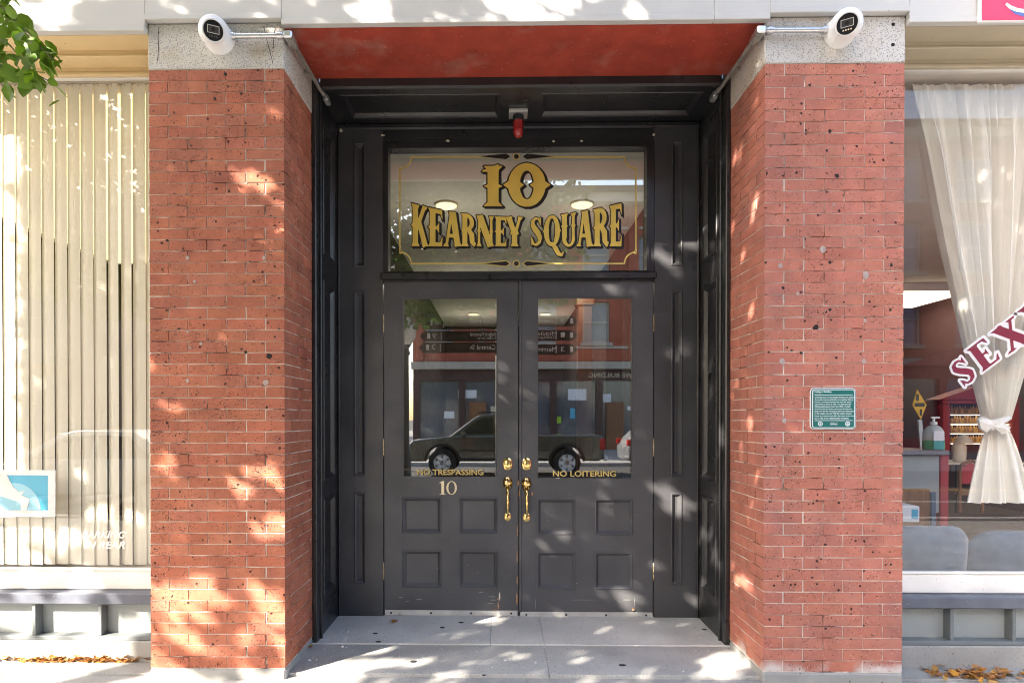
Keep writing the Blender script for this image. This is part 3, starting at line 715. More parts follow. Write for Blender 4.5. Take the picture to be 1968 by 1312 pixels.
# ------------------------------------------------------------------ the two doors
DY = JY+.022
def door(side, label):
    t = thing('entrance_door', label, 'door', group='entrance doors')
    L = side == 'l'
    x0, x1 = (X(738.5, DY), X(995.5, DY)) if L else (X(998.5, DY), X(1255, DY))
    gxa, gxb = (X(773, DY), X(957, DY)) if L else (X(1031.5, DY), X(1217, DY))
    dy = 0 if L else 2.2
    zs = [Z(1173+dy, DY), Z(1129+dy, DY), Z(1057+dy, DY), Z(1025+dy, DY), Z(955+dy, DY), Z(919.5+dy, DY), Z(570.5, DY), Z(539.5, DY)]
    pa, pb = (X(848.5, DY), X(882, DY)) if L else (X(1107.5, DY), X(1143, DY))
    xs_ = [x0, gxa, pa, pb, gxb, x1]
    holes = {(1, 1), (3, 1), (1, 3), (3, 3), (1, 5), (2, 5), (3, 5)}
    MB().grid(xs_, zs, holes, DY, DY+.05).build('door_frame', 'door_paint', t)
    for i in (1, 3):
        for j in (1, 3): MB().panel(xs_[i], xs_[i+1], zs[j], zs[j+1], DY+.0004, DY+.015, .030).build('panel', 'door_paint', t)
    m = MB().grid([gxa, gxa+.010, gxb-.010, gxb], [zs[5], zs[5]+.012, zs[6]-.010, zs[6]], {(1, 1)}, DY+.004, DY+.02); m.build('glazing_bead', 'door_paint', t)
    box('pane', 'door_glass', t, gxa+.001, gxb-.001, DY+.022, DY+.028, zs[5]+.001, zs[6]-.001)
    # meeting stile astragal, hinges, sweep
    if L: box('astragal', 'black_paint', t, x1+.0004, x1+.006, DY+.004, DY+.045, zs[0], zs[7], c=.002)
    else: box('astragal', 'door_paint', t, x0-.004, x0+.016, DY-.010, DY-.0005, zs[0], zs[7], c=.003)
    for py in (621, 859, 1097):
        hx = x0-.006 if L else x1+.006; hz = Z(py, DY)
        m = MB()
        m.lathe([(.0045, -.066), (.008, -.06), (.0085, -.022), (.0078, -.021), (.0085, -.020), (.0085, .020), (.0078, .021), (.0085, .022), (.008, .06), (.0045, .066)], (hx, DY-.006, hz), 'Z', 10)
        m.build('hinge', 'old_brass', t)
    sw = box('sweep', 'aluminium', t, x0+.004, x1-.003, DY-.008, DY-.0005, Z(1182+dy, DY), zs[0]+.004, c=.001)
    for i in range(4):
        p = x0+.05+(x1-x0-.1)*i/3; MB().lathe([(.008, 0), (.008, .002)], (p, DY-.008, zs[0]-.016), 'Y', 8).build('screw', 'gum', sw)
    # lock furniture
    kx = 975.5 if L else 1012
    p = at(kx, 891, DY)
    d = MB().lathe([(.034, 0), (.036, .004), (.030, .008), (.024, .010), (.021, .022), (.013, .024)], (p.x, DY, p.z), 'Y', 24, sy=1.3).build('deadbolt', 'brass', t)
    MB().box(p.x-.0016, p.x+.0016, DY-.0252, DY-.0242, p.z-.014, p.z+.010).build('keyhole', 'hole', d)
    p = at(kx, 927.5 if L else 929.5, DY); h = thing_child('handle_set', t)
    MB().lathe([(.033, 0), (.036, .005), (.033, .011), (.020, .018), (.017, .021)], (p.x, DY, p.z), 'Y', 24, sy=1.42).build('escutcheon', 'brass', h)
    MB().lathe([(.017, .018), (.013, .026), (.024, .040), (.027, .050), (.020, .060), (.007, .063)], (p.x, DY, p.z+.006), 'Y', 20).build('thumb_piece', 'brass', h)
    q = at(kx, 992 if L else 993.5, DY)
    MB().lathe([(.024, 0), (.026, .004), (.018, .009), (.010, .011)], (q.x, DY, q.z), 'Y', 20, sy=1.3).build('foot_plate', 'brass', h)
    zt_, zb_ = p.z-.035, q.z
    MB().tube([(q.x, DY-.008, zt_+.01), (q.x, DY-.035, zt_-.008), (q.x, DY-.056, zt_-.045), (q.x, DY-.060, (zt_+zb_)/2), (q.x, DY-.052, zb_+.045), (q.x, DY-.034, zb_+.015), (q.x, DY-.006, zb_)],
              [.012, .013, .013, .0115, .009, .008, .008], 12).build('grip', 'brass', h)
    return t, zs, xs_
def thing_child(name, parent):
    o = obj(name, None, parent); return o
dl, zs_l, xs_l = door('l', 'left black panelled door with gold house number and brass handle')
dr, zs_r, xs_r = door('r', 'right black panelled door with brass handle and no house number')
# lettering on the glass and the house number
for (body, a, b, y0, y1, par) in (('NO TRESPASSING', 801, 929, 913, 902, dl), ('NO LOITERING', 1063, 1185, 915.5, 904.5, dr)):
    text(body, X(a, DY), X(b, DY), Z(y0, DY), Z(y1, DY), DY+.0195, 'lettering_yellow', par, bold=.02)
    text(body, X(a+1.2, DY), X(b+1.2, DY), Z(y0+1.2, DY), Z(y1+1.2, DY), DY+.0208, 'gilt_shadow', par, bold=.03, name='lettering_shadow')
def d1():
    g = Glyph(.5); g.poly([(.18, 0), (.32, 0), (.32, 1), (.27, 1), (.18, .95)]); g.serif(.25, 0, .42, .05, 1); return g.poly([(.04, .86), (.2, .86), (.3, 1), (.24, 1)])
def d0():
    g = Glyph(.74); g.ell(.37, .5, .34, .5); return g.ell(.37, .5, .21, .45, False)
for fn, a, b in ((d1, 842, 860), (d0, 857, 879)):
    wd, core, _ = glyph(fn, 0)
    obj('house_number', loops_mesh(core, lambda x, y: (X(a+(b-a)*x/wd, DY), Z(950-26*y, DY)), DY-.004, .006, 'digit_metal', 'house_number'), dl)
# worn edges where bare wood shows
for px, py, w_, h_, par in ((994.5, 1020, 2.6, 26, dl), (994, 1070, 2.2, 30, dl), (994, 1115, 2.6, 24, dl), (993.5, 1150, 3.2, 30, dl), (957.5, 1162, 2.6, 18, dl), (951, 1171, 12, 2.2, dl), (996, 928, 4.5, 12, dr), (998, 948, 3, 18, dr), (1023, 949, 4, 9, dr), (1217, 1171, 6, 5, dr), (957, 1150, 3, 6, dl)):
    chip(px, py, w_, h_, DY-.001 if par is dl else DY-.011, 'bare_wood', par)
box('threshold', 'gum', en, DL+.001, DR-.001, DY+.004, DY+.09, .0195, Z(1183, DY)-.001)

M('scuff', (.30, .29, .28), .7, var=.2)
for px, py, w_, h_, par in ((925, 1137, 10, 1.2, dl), (946, 1146, 18, 1.4, dl), (948, 1152, 14, 1.2, dl), (944, 1159, 16, 1.2, dl), (806, 1151, 12, 1.2, dl), (783, 1155, 10, 1, dl), (770, 1147, 14, 1, dl), (1206, 1152, 20, 1.0, dr), (1120, 1152, 60, .7, dr), (1029, 1160, 1, 22, dr), (1220, 1158, 1.2, 20, dr), (1052, 1000, 3, 1.2, dr), (899, 1085, 2, 2, dl), (841, 1092, 2, 2, dl), (918, 1100, 4, 1.0, dl), (1108, 1120, 3, 2, dr), (960, 1145, 2.5, 20, dl)):
    chip(px, py, w_, h_, DY-.0004, 'scuff', par)
# alarm beacon
bc = thing('alarm_beacon', 'small red alarm beacon hanging from the black entrance ceiling', 'beacon', (.0, .86, TZ))
p = at(996, 235, .86); bc.location.x = p.x
MB().box(-.066, .066, -.055, .055, -.024, 0, c=.003).build('base_plate', 'aluminium', bc)
MB().lathe([(.036, -.024), (.038, -.03), (.038, -.062), (.034, -.066)], n=18).build('collar', 'black_plastic', bc)
MB().lathe([(.036, -.066), (.038, -.07), (.035, -.098), (.038, -.101), (.034, -.128), (.036, -.131), (.030, -.165), (.018, -.176)], n=8).build('lens', 'red_lens', bc)

# ------------------------------------------------------------------ security cameras and their conduit
def sec_cam(px, py, side, label):
    p = at(px, py, -.003); t = thing('security_camera', label, 'camera', (p.x, -.003, p.z), group='security cameras')
    prof = [(.083, 0), (.083, .010), (.080, .016), (.0795, .085)]+[(.0795*math.cos(R(k)), .085+.070*math.sin(R(k))) for k in (12, 24, 36, 48, 60, 72, 84)]
    MB().lathe(prof, axis='Y', n=36).build('housing', 'white_plastic', t)
    d = (Vector(CAM)-Vector(t.location)).normalized(); c = Vector((0, -.085, 0))+d*.037
    q = d.to_track_quat('Z', 'Y').to_matrix().to_4x4(); q.translation = c
    def L(mb): return mb.xf(lambda v: q @ v)
    L(MB().lathe([(.062, .015), (.060, .038), (.056, .044), (.051, .045), (.050, .038)], n=32)).build('eyeball', 'white_plastic', t)
    f = L(MB().lathe([(.049, .036), (.049, .0395), (.046, .0405), (.0, .041)], n=32)).build('face', 'lens_glass', t)
    rim = MB().grid([-.030, -.027, .027, .030], [-.014, -.011, .021, .024], {(1, 1)}, -.001, .001).xf(lambda v: Vector((v.x, v.z, .0425+v.y))); L(rim).build('window_rim', 'lens_rim', f)
    L(MB().box(-.0265, .0265, -.0105, .0205, .0405, .0418)).build('window', 'black_plastic', f)
    L(MB().lathe([(.010, .0418), (.010, .0428), (.006, .0430)], (0, .005, 0), n=16)).build('lens', 'hole', f)
    for k in range(4): L(MB().lathe([(.0042, .039), (.0042, .0414)], (-.018+.012*k, -.027, 0), n=10)).build('lamp', 'cream_item' if side == 'r' else 'iron', f)
    return t
cl = sec_cam(424, 78, 'l', 'white turret security camera on the granite cap left of the entrance')
cr = sec_cam(1611, 66, 'r', 'white turret security camera on the granite cap right of the entrance')
def conduit(sg, cpx, label):
    t = thing('conduit_run', label, 'conduit', group='metal conduits')
    x_e = sg*1.305; zc = 3.612; Yc = -.034
    a = at(cpx, 70 if sg < 0 else 62, Yc); x_a = a.x
    MB().tube([(x_a, Yc, zc), (x_e+sg*.012, Yc, zc)], .0135, 12).build('pipe', 'steel', t)
    for xx in (x_a+(-sg)*.018, x_e+sg*.055):
        MB().tube([(xx-.02, Yc, zc), (xx-.012, Yc, zc), (xx-.011, Yc, zc), (xx+.011, Yc, zc), (xx+.012, Yc, zc), (xx+.02, Yc, zc)], [.017, .017, .0205, .0205, .017, .017], 10).build('coupling', 'steel', t)
    e = MB().box(x_e-.019, x_e+.03 if sg > 0 else x_e+.019, Yc-.02, Yc+.075, zc-.02, zc+.02, c=.007)
    if sg < 0: e = MB().box(x_e-.03, x_e+.019, Yc-.02, Yc+.075, zc-.02, zc+.02, c=.007)
    e.build('pull_elbow', 'steel', t)
    MB().box(x_e-.013, x_e+.013, Yc-.004, Yc+.06, zc-.0235, zc-.0205, c=.001).build('cover', 'conduit_grey', t)
    MB().tube([(x_e, Yc+.072, zc), (x_e, Yc+.1, zc)], .018, 10).build('coupling', 'steel', t)
    MB().tube([(x_e, Yc+.1, zc), (x_e, .2, zc+.002), (x_e-sg*.004, .40, zc), (x_e-sg*.012, .50, zc-.012), (x_e-sg*.02, .555, zc-.016)], .0118, 12).build('pipe', 'conduit_grey', t)
    MB().tube([(x_e-sg*.02, .54, zc-.016), (x_e-sg*.022, .575, zc-.017)], .0175, 10).build('coupling', 'steel', t)
    f = MB().box(-.018, .018, 0, .085, -.02, .02, c=.007); f.build('end_elbow', 'steel', t, (x_e-sg*.024, .57, zc-.017))
    MB().box(-.013, .013, .012, .074, -.0235, -.0205, c=.001).build('cover', 'aluminium', t, (x_e-sg*.024, .57, zc-.017))
    MB().box(-.022, .022, -.006, .006, -.0025, .018).build('strap', 'conduit_grey', t, (x_e+sg*.012, .33, zc-.004))
conduit(-1, 441, 'galvanised conduit from the left camera into the entrance recess')
conduit(1, 1592, 'galvanised conduit from the right camera into the entrance recess')

# ------------------------------------------------------------------ green plaque
pq = thing('building_plaque', 'green information plaque with white text on the right brick pier', 'plaque')
def rrect(x0, x1, z0, z1, r, n=5):
    P = []
    for cx, cz, a in ((x1-r, z1-r, 0), (x0+r, z1-r, 90), (x0+r, z0+r, 180), (x1-r, z0+r, 270)):
        P += [(cx+r*math.cos(R(a+90*i/n)), cz+r*math.sin(R(a+90*i/n))) for i in range(n+1)]
    return P
a, b_ = at(1558, 825, -.012), at(1645.5, 745, -.012); q0, q1, q2, q3 = a.x, b_.x, a.z, b_.z
u = (q1-q0)/1170.; MB().prism(rrect(q0, q1, q2, q3, 100*u), -.010, .004).build('rim', 'plaque_white', pq)
for ins, mt, yy in ((14, 'plaque_dark', -.0115), (34, 'plaque_white', -.013), (58, 'plaque_green', -.0145)):
    MB().prism(rrect(q0+ins*u, q1-ins*u, q2+ins*u, q3-ins*u, (100-ins*.9)*u), yy, -.009).build('field', mt, pq)
PX = lambda x: q0+(x-95)*u; PZ = lambda y: q3-(y-125)*(q3-q2)/1065
def pt(body, x0, x1, y0, y1, **k): text(body, PX(x0), PX(x1), PZ(y1), PZ(y0), -.0150, 'plaque_white', pq, th=.0008, **k)
pt('Fairburn Building', 190, 620, 200, 255, bold=.02); pt('ca. 1892', 190, 355, 260, 278)
lines = ['Originally known as the Runels Building, this Queen', 'Anne style commercial building was built by George', 'Runels, a prominent businessman and civic leader', 'who served as mayor in 1882. Two Massachusetts', 'Mills boardinghouses built in the 1840s originally', 'stood here but increasing commercial development', 'pressure in the late 19th century led to the construction', 'of this building. Around 1905 the building became', 'known by its present name after the owner at that time', 'and in 1986, it was rehabilitated for residences.']
ends = [1195, 1180, 1140, 1130, 1115, 1155, 1195, 1140, 1195, 1070]
for i, s_ in enumerate(lines): pt(s_, 190, ends[i], 348+i*59, 396+i*59, bold=.015)
for yy in (308, 960): MB().box(PX(190), PX(1165), -.0154, -.0147, PZ(yy+7), PZ(yy-7)).build('rule', 'plaque_white', pq)
pt('LOWELL', 595, 785, 1036, 1072, bold=.03); pt('UNIVERSITY CITY', 595, 785, 1008, 1026)
for xx in (336, 1040):
    MB().lathe([(62*u, 0), (62*u, .0008)], (PX(xx), -.0146, PZ(1042)), 'Y', 24).build('seal', 'plaque_white', pq)
    MB().lathe([(40*u, 0), (40*u, .0006)], (PX(xx), -.0156, PZ(1042)), 'Y', 20).build('seal_ring', 'plaque_green', pq)
    MB().lathe([(26*u, 0), (26*u, .0006)], (PX(xx), -.0164, PZ(1046)), 'Y', 6).build('seal_mark', 'plaque_white', pq)

# ------------------------------------------------------------------ shop fronts
WY = .285                                                   # glass
def shopfront(sg, label, tan):
    t = thing('shop_window', label, 'shop window', group='shop windows')
    x0, x1 = sorted((sg*(XE+.001), sg*5.4))
    def bar(name, mat, y0, y1, z0, z1, c=0.): return MB().box(x0, x1, y0, y1, z0, z1, c=c).build(name, mat, t)
    bar('soffit', tan, FY+.036, .139, 3.646, 3.69)
    bar('moulding', tan, .139+.0005, .16, 3.622, 3.70, c=.004); bar('moulding', tan, .1335, .165, 3.606, 3.6215, c=.004)
    bar('soffit', tan, .166, .248, 3.609, 3.64)
    bar('moulding', tan, .2485, .27, 3.584, 3.65, c=.004); bar('moulding', tan, .243, .272, 3.562, 3.5835, c=.004)
    bar('top_bead', 'sill_paint', .2725, WY+.02, 3.56, 3.60)
    bar('sill', 'sill_paint', WY-.012, WY+.045, .421, .535, c=.006); bar('sill_bead', 'sill_paint', WY-.018, WY+.02, .5355, .553, c=.006)
    bar('ledge', 'ledge_paint', .195, WY+.03, .352, .42, c=.006)
    bar('bulkhead_back', 'bulkhead_paint', WY, WY+.02, .10, .3515)
    bar('bottom_rail', 'rail_paint', .215, WY-.0005, .128, .154, c=.004)
    bar('plinth', 'concrete', .205, WY+.03, -.05, .1275, c=.006)
    posts = [63, 190] if sg < 0 else [1832, 1952]
    for px in posts:
        xx = X(px, .225); MB().box(xx-.011, xx+.011, .225, WY-.0005, .1545, .3515, c=.002).build('post', 'rail_paint', t)
    xx = x0 if sg < 0 else x1
    for k in range(3, 7):
        q = (X(63, .225)-.39*(k-2)) if sg < 0 else (X(1952, .225)+.39*(k-2))
        MB().box(q-.011, q+.011, .225, WY-.0005, .1545, .3515, c=.002).build('post', 'rail_paint', t)
    MB().box(x0+.002, x1-.002, WY, WY+.006, .5535, 3.60).build('pane', 'shop_glass', t)
    for xe in (sg*(XE+.012),): MB().box(xe-.010, xe+.010, WY-.01, WY-.0005, .554, 3.56, c=.002).build('side_bead', 'sill_paint', t)
    return t
swl = shopfront(-1, 'shop window with cream vertical blinds, left of the brick pier', 'tan_paint')
swr = shopfront(1, 'shop window with gathered cream curtain, right of the plaque pier', 'tan_paint_r')

# parking notice on the left pane
text('PARKING', X(157, WY), X(242, WY), Z(1036, WY), Z(1022, WY), WY-.0015, 'vinyl_white', swl, shear=.32, bold=.025)
text('IN REAR', X(160, WY), X(240, WY), Z(1056, WY), Z(1042, WY), WY-.0015, 'vinyl_white', swl, shear=.32, bold=.025)
# slanted name on the right pane
def salon_letter(fn, px, py, ang, h, wpx):
    wd, core, fat = glyph(fn, 10.)
    ca_, sa = math.cos(R(ang)), math.sin(R(ang))
    def mp(x, y):
        u_, v_ = (x/wd-.5)*wpx, (y-.5)*h; p = at(px+u_*ca_-v_*sa*-1*-1, py-(u_*sa+v_*ca_), WY); return p.x, p.z
    o = obj('decal_letter', loops_mesh(core, mp, WY+.0072, .0008, 'maroon', 'decal_letter'), swr)
    obj('outline', loops_mesh(fat, mp, WY+.0086, .0008, 'vinyl_white', 'outline'), o)
salon_letter(gS2, 1853, 714, 37, 52, 36); salon_letter(gE2, 1893, 680, 37, 52, 50); salon_letter(gX, 1946, 643, 37, 54, 62); salon_letter(gY, 2000, 600, 37, 54, 60)

# vertical blinds
bd = thing('vertical_blind', 'cream vertical blind hanging behind the left shop window', 'blind')
BY = .40
box('head_rail', 'blind_rail', bd, -5.3, -XE-.02, BY-.02, BY+.025, 3.598, 3.635)
x = X(285, BY)+.03; k = 0
while x > -5.2:
    m = MB(); n = 6; wv = .089; ang = R(-9+random.uniform(-2, 1.5)-(9 if k in (2, 3) else 0)); zb = .545+random.uniform(-.004, .004)
    vs = []; top = 3.592
    for zz_ in (zb, top):
        for i in range(n+1):
            u_ = (i/n-.5)*wv; bow = .006*(1-(2*i/n-1)**2)
            vs.append((u_*math.cos(ang)+bow*math.sin(ang), BY+u_*math.sin(ang)-bow*math.cos(ang), zz_))
    m.add(vs, [(i, i+1, n+2+i, n+1+i) for i in range(n)], True)
    m.v = [(a+x, b2, c) for a, b2, c in m.v]; m.build('slat', 'blind', bd)
    MB().box(x-.006, x+.006, BY-.006, BY+.006, 3.575, 3.60).build('clip', 'blind_rail', bd)
    x -= .0838; k += 1
# window poster
ps = thing('window_poster', 'blue and white poster standing in the left shop window', 'poster')
PY = WY+.016
P_ = lambda x_, y_: (lambda p: (p.x, p.z))(at(x_, y_, PY))
def flat(pts, yy, mat, name, parent, th=.0015): MB().prism([P_(*p) for p in pts], yy, yy+th).build(name, mat, parent)
flat([(-90, 993), (106, 993), (106, 903), (-90, 903)], PY, 'vinyl_white', 'board', ps, .006)
flat([(-78, 979), (92, 980), (92, 913), (-78, 912)], PY-.0015, 'poster_blue', 'blue_field', ps, .0014)
flat([(-40, 979.5)]+[(28+51*math.cos(R(a_)), 979.5-52*math.sin(R(a_))) for a_ in range(0, 125, 8)]+[(-40, 935)], PY-.0030, 'poster_light', 'light_disc', ps, .0013)
flat([(-40, 950), (-20, 905), (12, 908), (26, 935), (37, 944), (49, 943), (42, 951), (58, 958), (52, 979.4), (42, 979.4), (40, 965), (0, 952), (-40, 962)], PY-.0045, 'vinyl_white', 'white_figure', ps, .0013)

# curtain in the right window
cu = thing('curtain', 'cream satin curtain gathered at a knotted tie in the right shop window', 'curtain')
KY = .46
def curtain_part(rows, name, n=220, pl_=(21, .030), seed=1):
    rr = random.Random(seed); ph = [rr.uniform(0, 6.28) for _ in range(5)]; m = MB(); vs = []
    for (py, xa, xb, amp) in rows:
        for i in range(n+1):
            u_ = i/n; px = xa+(xb-xa)*(u_+.012*math.sin(u_*31+ph[0]+py*.002))
            d = math.sin(u_*2*math.pi*pl_[0]+ph[1])*.6+math.sin(u_*2*math.pi*pl_[0]*.47+ph[2]+py*.003)*.5+math.sin(u_*2*math.pi*pl_[0]*1.9+ph[3])*.25
            d = math.copysign(abs(d)**.8, d)
            p = at(px, py, KY); vs.append((p.x, KY+amp*d, p.z))
    W = n+1
    m.add(vs, [(j*W+i, (j+1)*W+i, (j+1)*W+i+1, j*W+i+1) for j in range(len(rows)-1) for i in range(n)], True)
    return m.build(name, 'curtain', cu)
rows = []
for i in range(25):
    t_ = i/24; py = 163+(806-163)*t_
    e = t_**1.12
    rows.append((py, 1748+(1893-1748)*e, 2092+(1936-2092)*e, .012+.050*min(1, t_*5)*(1-t_*.6)))
curtain_part(rows, 'drape')
rows = []
for i in range(13):
    t_ = i/12; py = 822+(966-822)*t_; e = t_**.75
    rows.append((py+0, 1896+(1858-1896)*e, 1936+(1984-1936)*e, .014+.022*t_))
curtain_part(rows, 'tail', 110, (7, .03), 5)
def band(pts, r0, name):
    P = [at(x_, y_, KY+dy_) for x_, y_, dy_ in pts]; MB().tube(P, r0, 10).xf(lambda v: v).build(name, 'curtain', cu)
band([(1884, 806, 0), (1890, 812, -.05), (1912, 812, -.075), (1932, 806, -.05), (1937, 802, 0), (1920, 798, .05), (1898, 800, .05), (1886, 806, .01)], .020, 'tie_band')
band([(1890, 826, -.02), (1905, 822, -.065), (1922, 815, -.07), (1938, 822, -.03)], [.012, .019, .019, .012], 'tie_band')
for pts in ([(1881, 806), (1898, 803), (1912, 815), (1896, 831), (1886, 824)], [(1908, 818), (1930, 812), (1943, 829), (1925, 834)]):
    m = MB(); P = [at(x_, y_, KY-.085) for x_, y_ in pts]; n = len(P); c_ = sum((p for p in P), Vector())/n+Vector((0, -.018, 0))
    m.add([tuple(p) for p in P]+[tuple(c_)]+[(p.x, p.y+.02, p.z) for p in P], [(i, (i+1) % n, n) for i in range(n)]+[(i, n+1+i, n+1+(i+1) % n, (i+1) % n) for i in range(n)]); m.build('tie_fold', 'curtain', cu)

# salon chairs right behind the glass
def salon_chair(px0, px1, pyt, label):
    Yc = .62; a = at(px0, pyt, Yc); b2 = at(px1, pyt, Yc); t = thing('salon_chair', label, 'chair', ((a.x+b2.x)/2, Yc, .1), group='upholstered salon chairs')
    wd = (b2.x-a.x)/2; H = a.z-.1
    prof = []
    n = 28
    for i in range(n+1):
        u_ = -1+2*i/n; prof.append((u_*wd*(1.0-.10*(0)), H*(1-.16*abs(u_)**5)-.0))
    m = MB(); vs = []; W = n+1
    zs_ = [.30, .38, .5, .62, .74, .84, .92, .97, 1.0]
    for side in (0, 1):
        for q in zs_:
            for i, (xx, ht) in enumerate(prof):
                u_ = xx/wd; narrow = .86+.14*min(1, (q-.3)/.35)
                edge = max(0, 1-abs(u_)**6)*max(0, min(1, (1.0-q)/.10+.0))**.5
                y_ = (-.055 if side == 0 else .045)*(.15+.85*edge)-.05*(q-.3)+ .07*u_*u_
                vs.append((xx*narrow, y_+(.006*math.sin(u_*34)*(1 if q < .5 else 0) if side == 0 else 0), .0+ht*q))
    k = len(zs_)*W; fs = []
    for j in range(len(zs_)-1):
        for i in range(n):
            fs.append((j*W+i, j*W+i+1, (j+1)*W+i+1, (j+1)*W+i)); fs.append((k+j*W+i+1, k+j*W+i, k+(j+1)*W+i, k+(j+1)*W+i+1))
        fs.append((j*W, (j+1)*W, k+(j+1)*W, k+j*W)); fs.append((j*W+n, k+j*W+n, k+(j+1)*W+n, (j+1)*W+n))
    top = (len(zs_)-1)*W
    for i in range(n): fs.append((top+i, top+i+1, k+top+i+1, k+top+i))
    m.add(vs, fs, True); m.build('backrest', 'chair_fabric', t)
    MB().tube([(xx*.985, -.05*.7-.012+.07*(xx/wd)**2, ht*.985) for xx, ht in prof[1:-1]], .007, 6).build('piping', 'chair_fabric', t)
    MB().box(-wd*.86, wd*.86, .04, .50, .30, .43, c=.04).build('seat', 'chair_fabric', t)
    for sx in (-1, 1):
        for yy in (.05, .46): MB().tube([(sx*wd*.75, yy, .30), (sx*wd*.8, yy, 0)], [.02, .014], 8).build('leg', 'chair_leg', t)
salon_chair(1700, 1868, 1008, 'blue grey upholstered chair beside the brick pier, behind the right window')
salon_chair(1868, 2030, 1017, 'blue grey upholstered chair further from the brick pier, behind the right window')

# ------------------------------------------------------------------ rooms behind the glass
lb = thing('lobby_room', 'beige lobby with ceiling lights seen through the door glass', 'room')
box('floor', 'lobby_floor', lb, -1.75, 1.75, 1.15, 14.6, -.1, .02); box('ceiling', 'lobby_ceiling', lb, -1.75, 1.75, 1.15, 14.6, 4.23, 4.30)
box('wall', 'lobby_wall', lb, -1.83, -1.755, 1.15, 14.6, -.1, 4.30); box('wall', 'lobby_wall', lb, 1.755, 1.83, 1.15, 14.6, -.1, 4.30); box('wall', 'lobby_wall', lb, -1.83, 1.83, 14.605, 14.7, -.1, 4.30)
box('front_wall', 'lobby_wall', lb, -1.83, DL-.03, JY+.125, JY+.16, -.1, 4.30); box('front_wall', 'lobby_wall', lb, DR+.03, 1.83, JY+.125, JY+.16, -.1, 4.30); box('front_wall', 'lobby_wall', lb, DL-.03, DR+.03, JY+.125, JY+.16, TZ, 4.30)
for yy, xa, xb, wh in ((4.35, 858, 1118, 'nearest row, in the transom pane'), (8.4, 892, 1076, 'middle row of the lobby'), (12.4, 910, 1048, 'far row, low in the door glass')):
    for xx, sd in ((xa, 'left'), (xb, 'right')):
        lt = thing('ceiling_light', 'round lit ceiling light, ' + sd + ' one of the ' + wh, 'ceiling light', (X(xx, yy), yy, 4.23), group='round lobby ceiling lights')
        MB().lathe([(.155, 0), (.15, -.02), (.14, -.025)], n=24).build('rim', 'cream_item', lt)
        MB().lathe([(.138, -.0255), (.130, -.034), (.08, -.040)], n=24).build('diffuser', 'lamp_glow', lt)
        pl_ = bpy.data.lights.new('ceiling_fill', 'POINT'); pl_.energy = 3.6; pl_.color = (1, .93, .82); pl_.shadow_soft_size = 0  # added fill light, hung below the fixture to brighten the lobby ceiling
        po = bpy.data.objects.new('ceiling_fill', pl_); COL.objects.link(po); po.parent = lt; po.location = (0, 0, -1.0)
cm = thing('lobby_column', 'brown timber post inside the lobby on the right', 'column', (X(1123, 5), 5, .02))
MB().box(-.10, .10, -.08, .08, .0, 3.0, c=.01).build('shaft', 'wood_brown', cm); MB().box(-.13, .13, -.10, .10, 3.002, 3.12, c=.02).build('capital', 'wood_brown', cm); MB().box(-.125, .125, -.1, .1, .0, .18, c=.01).build('base', 'wood_brown', cm)
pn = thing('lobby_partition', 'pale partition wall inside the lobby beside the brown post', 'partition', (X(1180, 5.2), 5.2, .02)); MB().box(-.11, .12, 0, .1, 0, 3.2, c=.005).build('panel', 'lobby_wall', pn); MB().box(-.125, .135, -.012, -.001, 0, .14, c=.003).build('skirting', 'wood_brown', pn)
pb_ = thing('lobby_planter', 'low brown planter box inside the left door glass', 'planter', (X(790, 2.6), 2.6, .02)); MB().box(-.12, .12, -.12, .12, 0, .92, c=.01).build('box', 'wood_brown', pb_); MB().box(-.13, .13, -.13, .13, .921, .95, c=.006).build('rim', 'wood_brown', pb_)

of = thing('office_room', 'dim office behind the cream vertical blinds', 'room')
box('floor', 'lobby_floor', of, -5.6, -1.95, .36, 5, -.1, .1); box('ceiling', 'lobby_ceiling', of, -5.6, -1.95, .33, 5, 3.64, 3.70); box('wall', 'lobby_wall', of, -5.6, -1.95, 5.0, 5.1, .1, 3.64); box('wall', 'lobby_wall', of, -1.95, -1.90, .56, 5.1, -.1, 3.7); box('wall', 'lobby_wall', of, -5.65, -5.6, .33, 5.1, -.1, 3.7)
ol = thing('office_light', 'warm luminous ceiling panel glowing through gaps of the cream blinds', 'ceiling light', (-3.7, 2.6, 3.64)); MB().box(-1.7, 1.7, -2.0, 2.2, -.04, -.001, c=.01).build('diffuser', 'office_glow', ol)
sa_ = thing('salon_room', 'hair salon interior seen through the right shop window', 'room')
box('floor', 'salon_floor', sa_, 1.95, 7.6, .36, 13, -.1, .1); box('ceiling', 'lobby_ceiling', sa_, 1.95, 7.6, .33, 13, 3.64, 3.7); box('wall', 'salon_wall', sa_, 1.95, 7.6, 13, 13.1, .1, 3.64); box('wall', 'salon_wall', sa_, 1.9, 1.95, .56, 13, -.1, 3.7); box('wall', 'salon_wall', sa_, 7.6, 7.65, .33, 13, -.1, 3.7)
for Yl, (xa, xb), (ya, yb) in ((5.6, (1690, 1848), (600, 575)), (10.2, (1690, 1852), (671, 655))):
    zc = 3.2; 
    Yn = CAM[1]+F*(3.46-CAM[2])/(805-yb+6); Yf = CAM[1]+F*(3.46-CAM[2])/(805-ya+6)
    xa, xb = X(xa, Yn), X(xb, Yn)
    lt = thing('fluorescent_light', 'long lit ceiling panel inside the right-hand salon, ' + ('nearer the window' if Yl < 8 else 'further back'), 'ceiling light', ((xa+xb)/2, (Yn+Yf)/2, 3.46), group='salon ceiling lights')
    MB().box(-(xb-xa)/2, (xb-xa)/2, -(Yf-Yn)/2, (Yf-Yn)/2, 0, .05, c=.005).build('diffuser', 'tube_glow', lt); MB().box(-(xb-xa)/2-.02, (xb-xa)/2+.02, -(Yf-Yn)/2-.02, (Yf-Yn)/2+.02, .051, .18, c=.005).build('housing', 'white_plastic', lt)

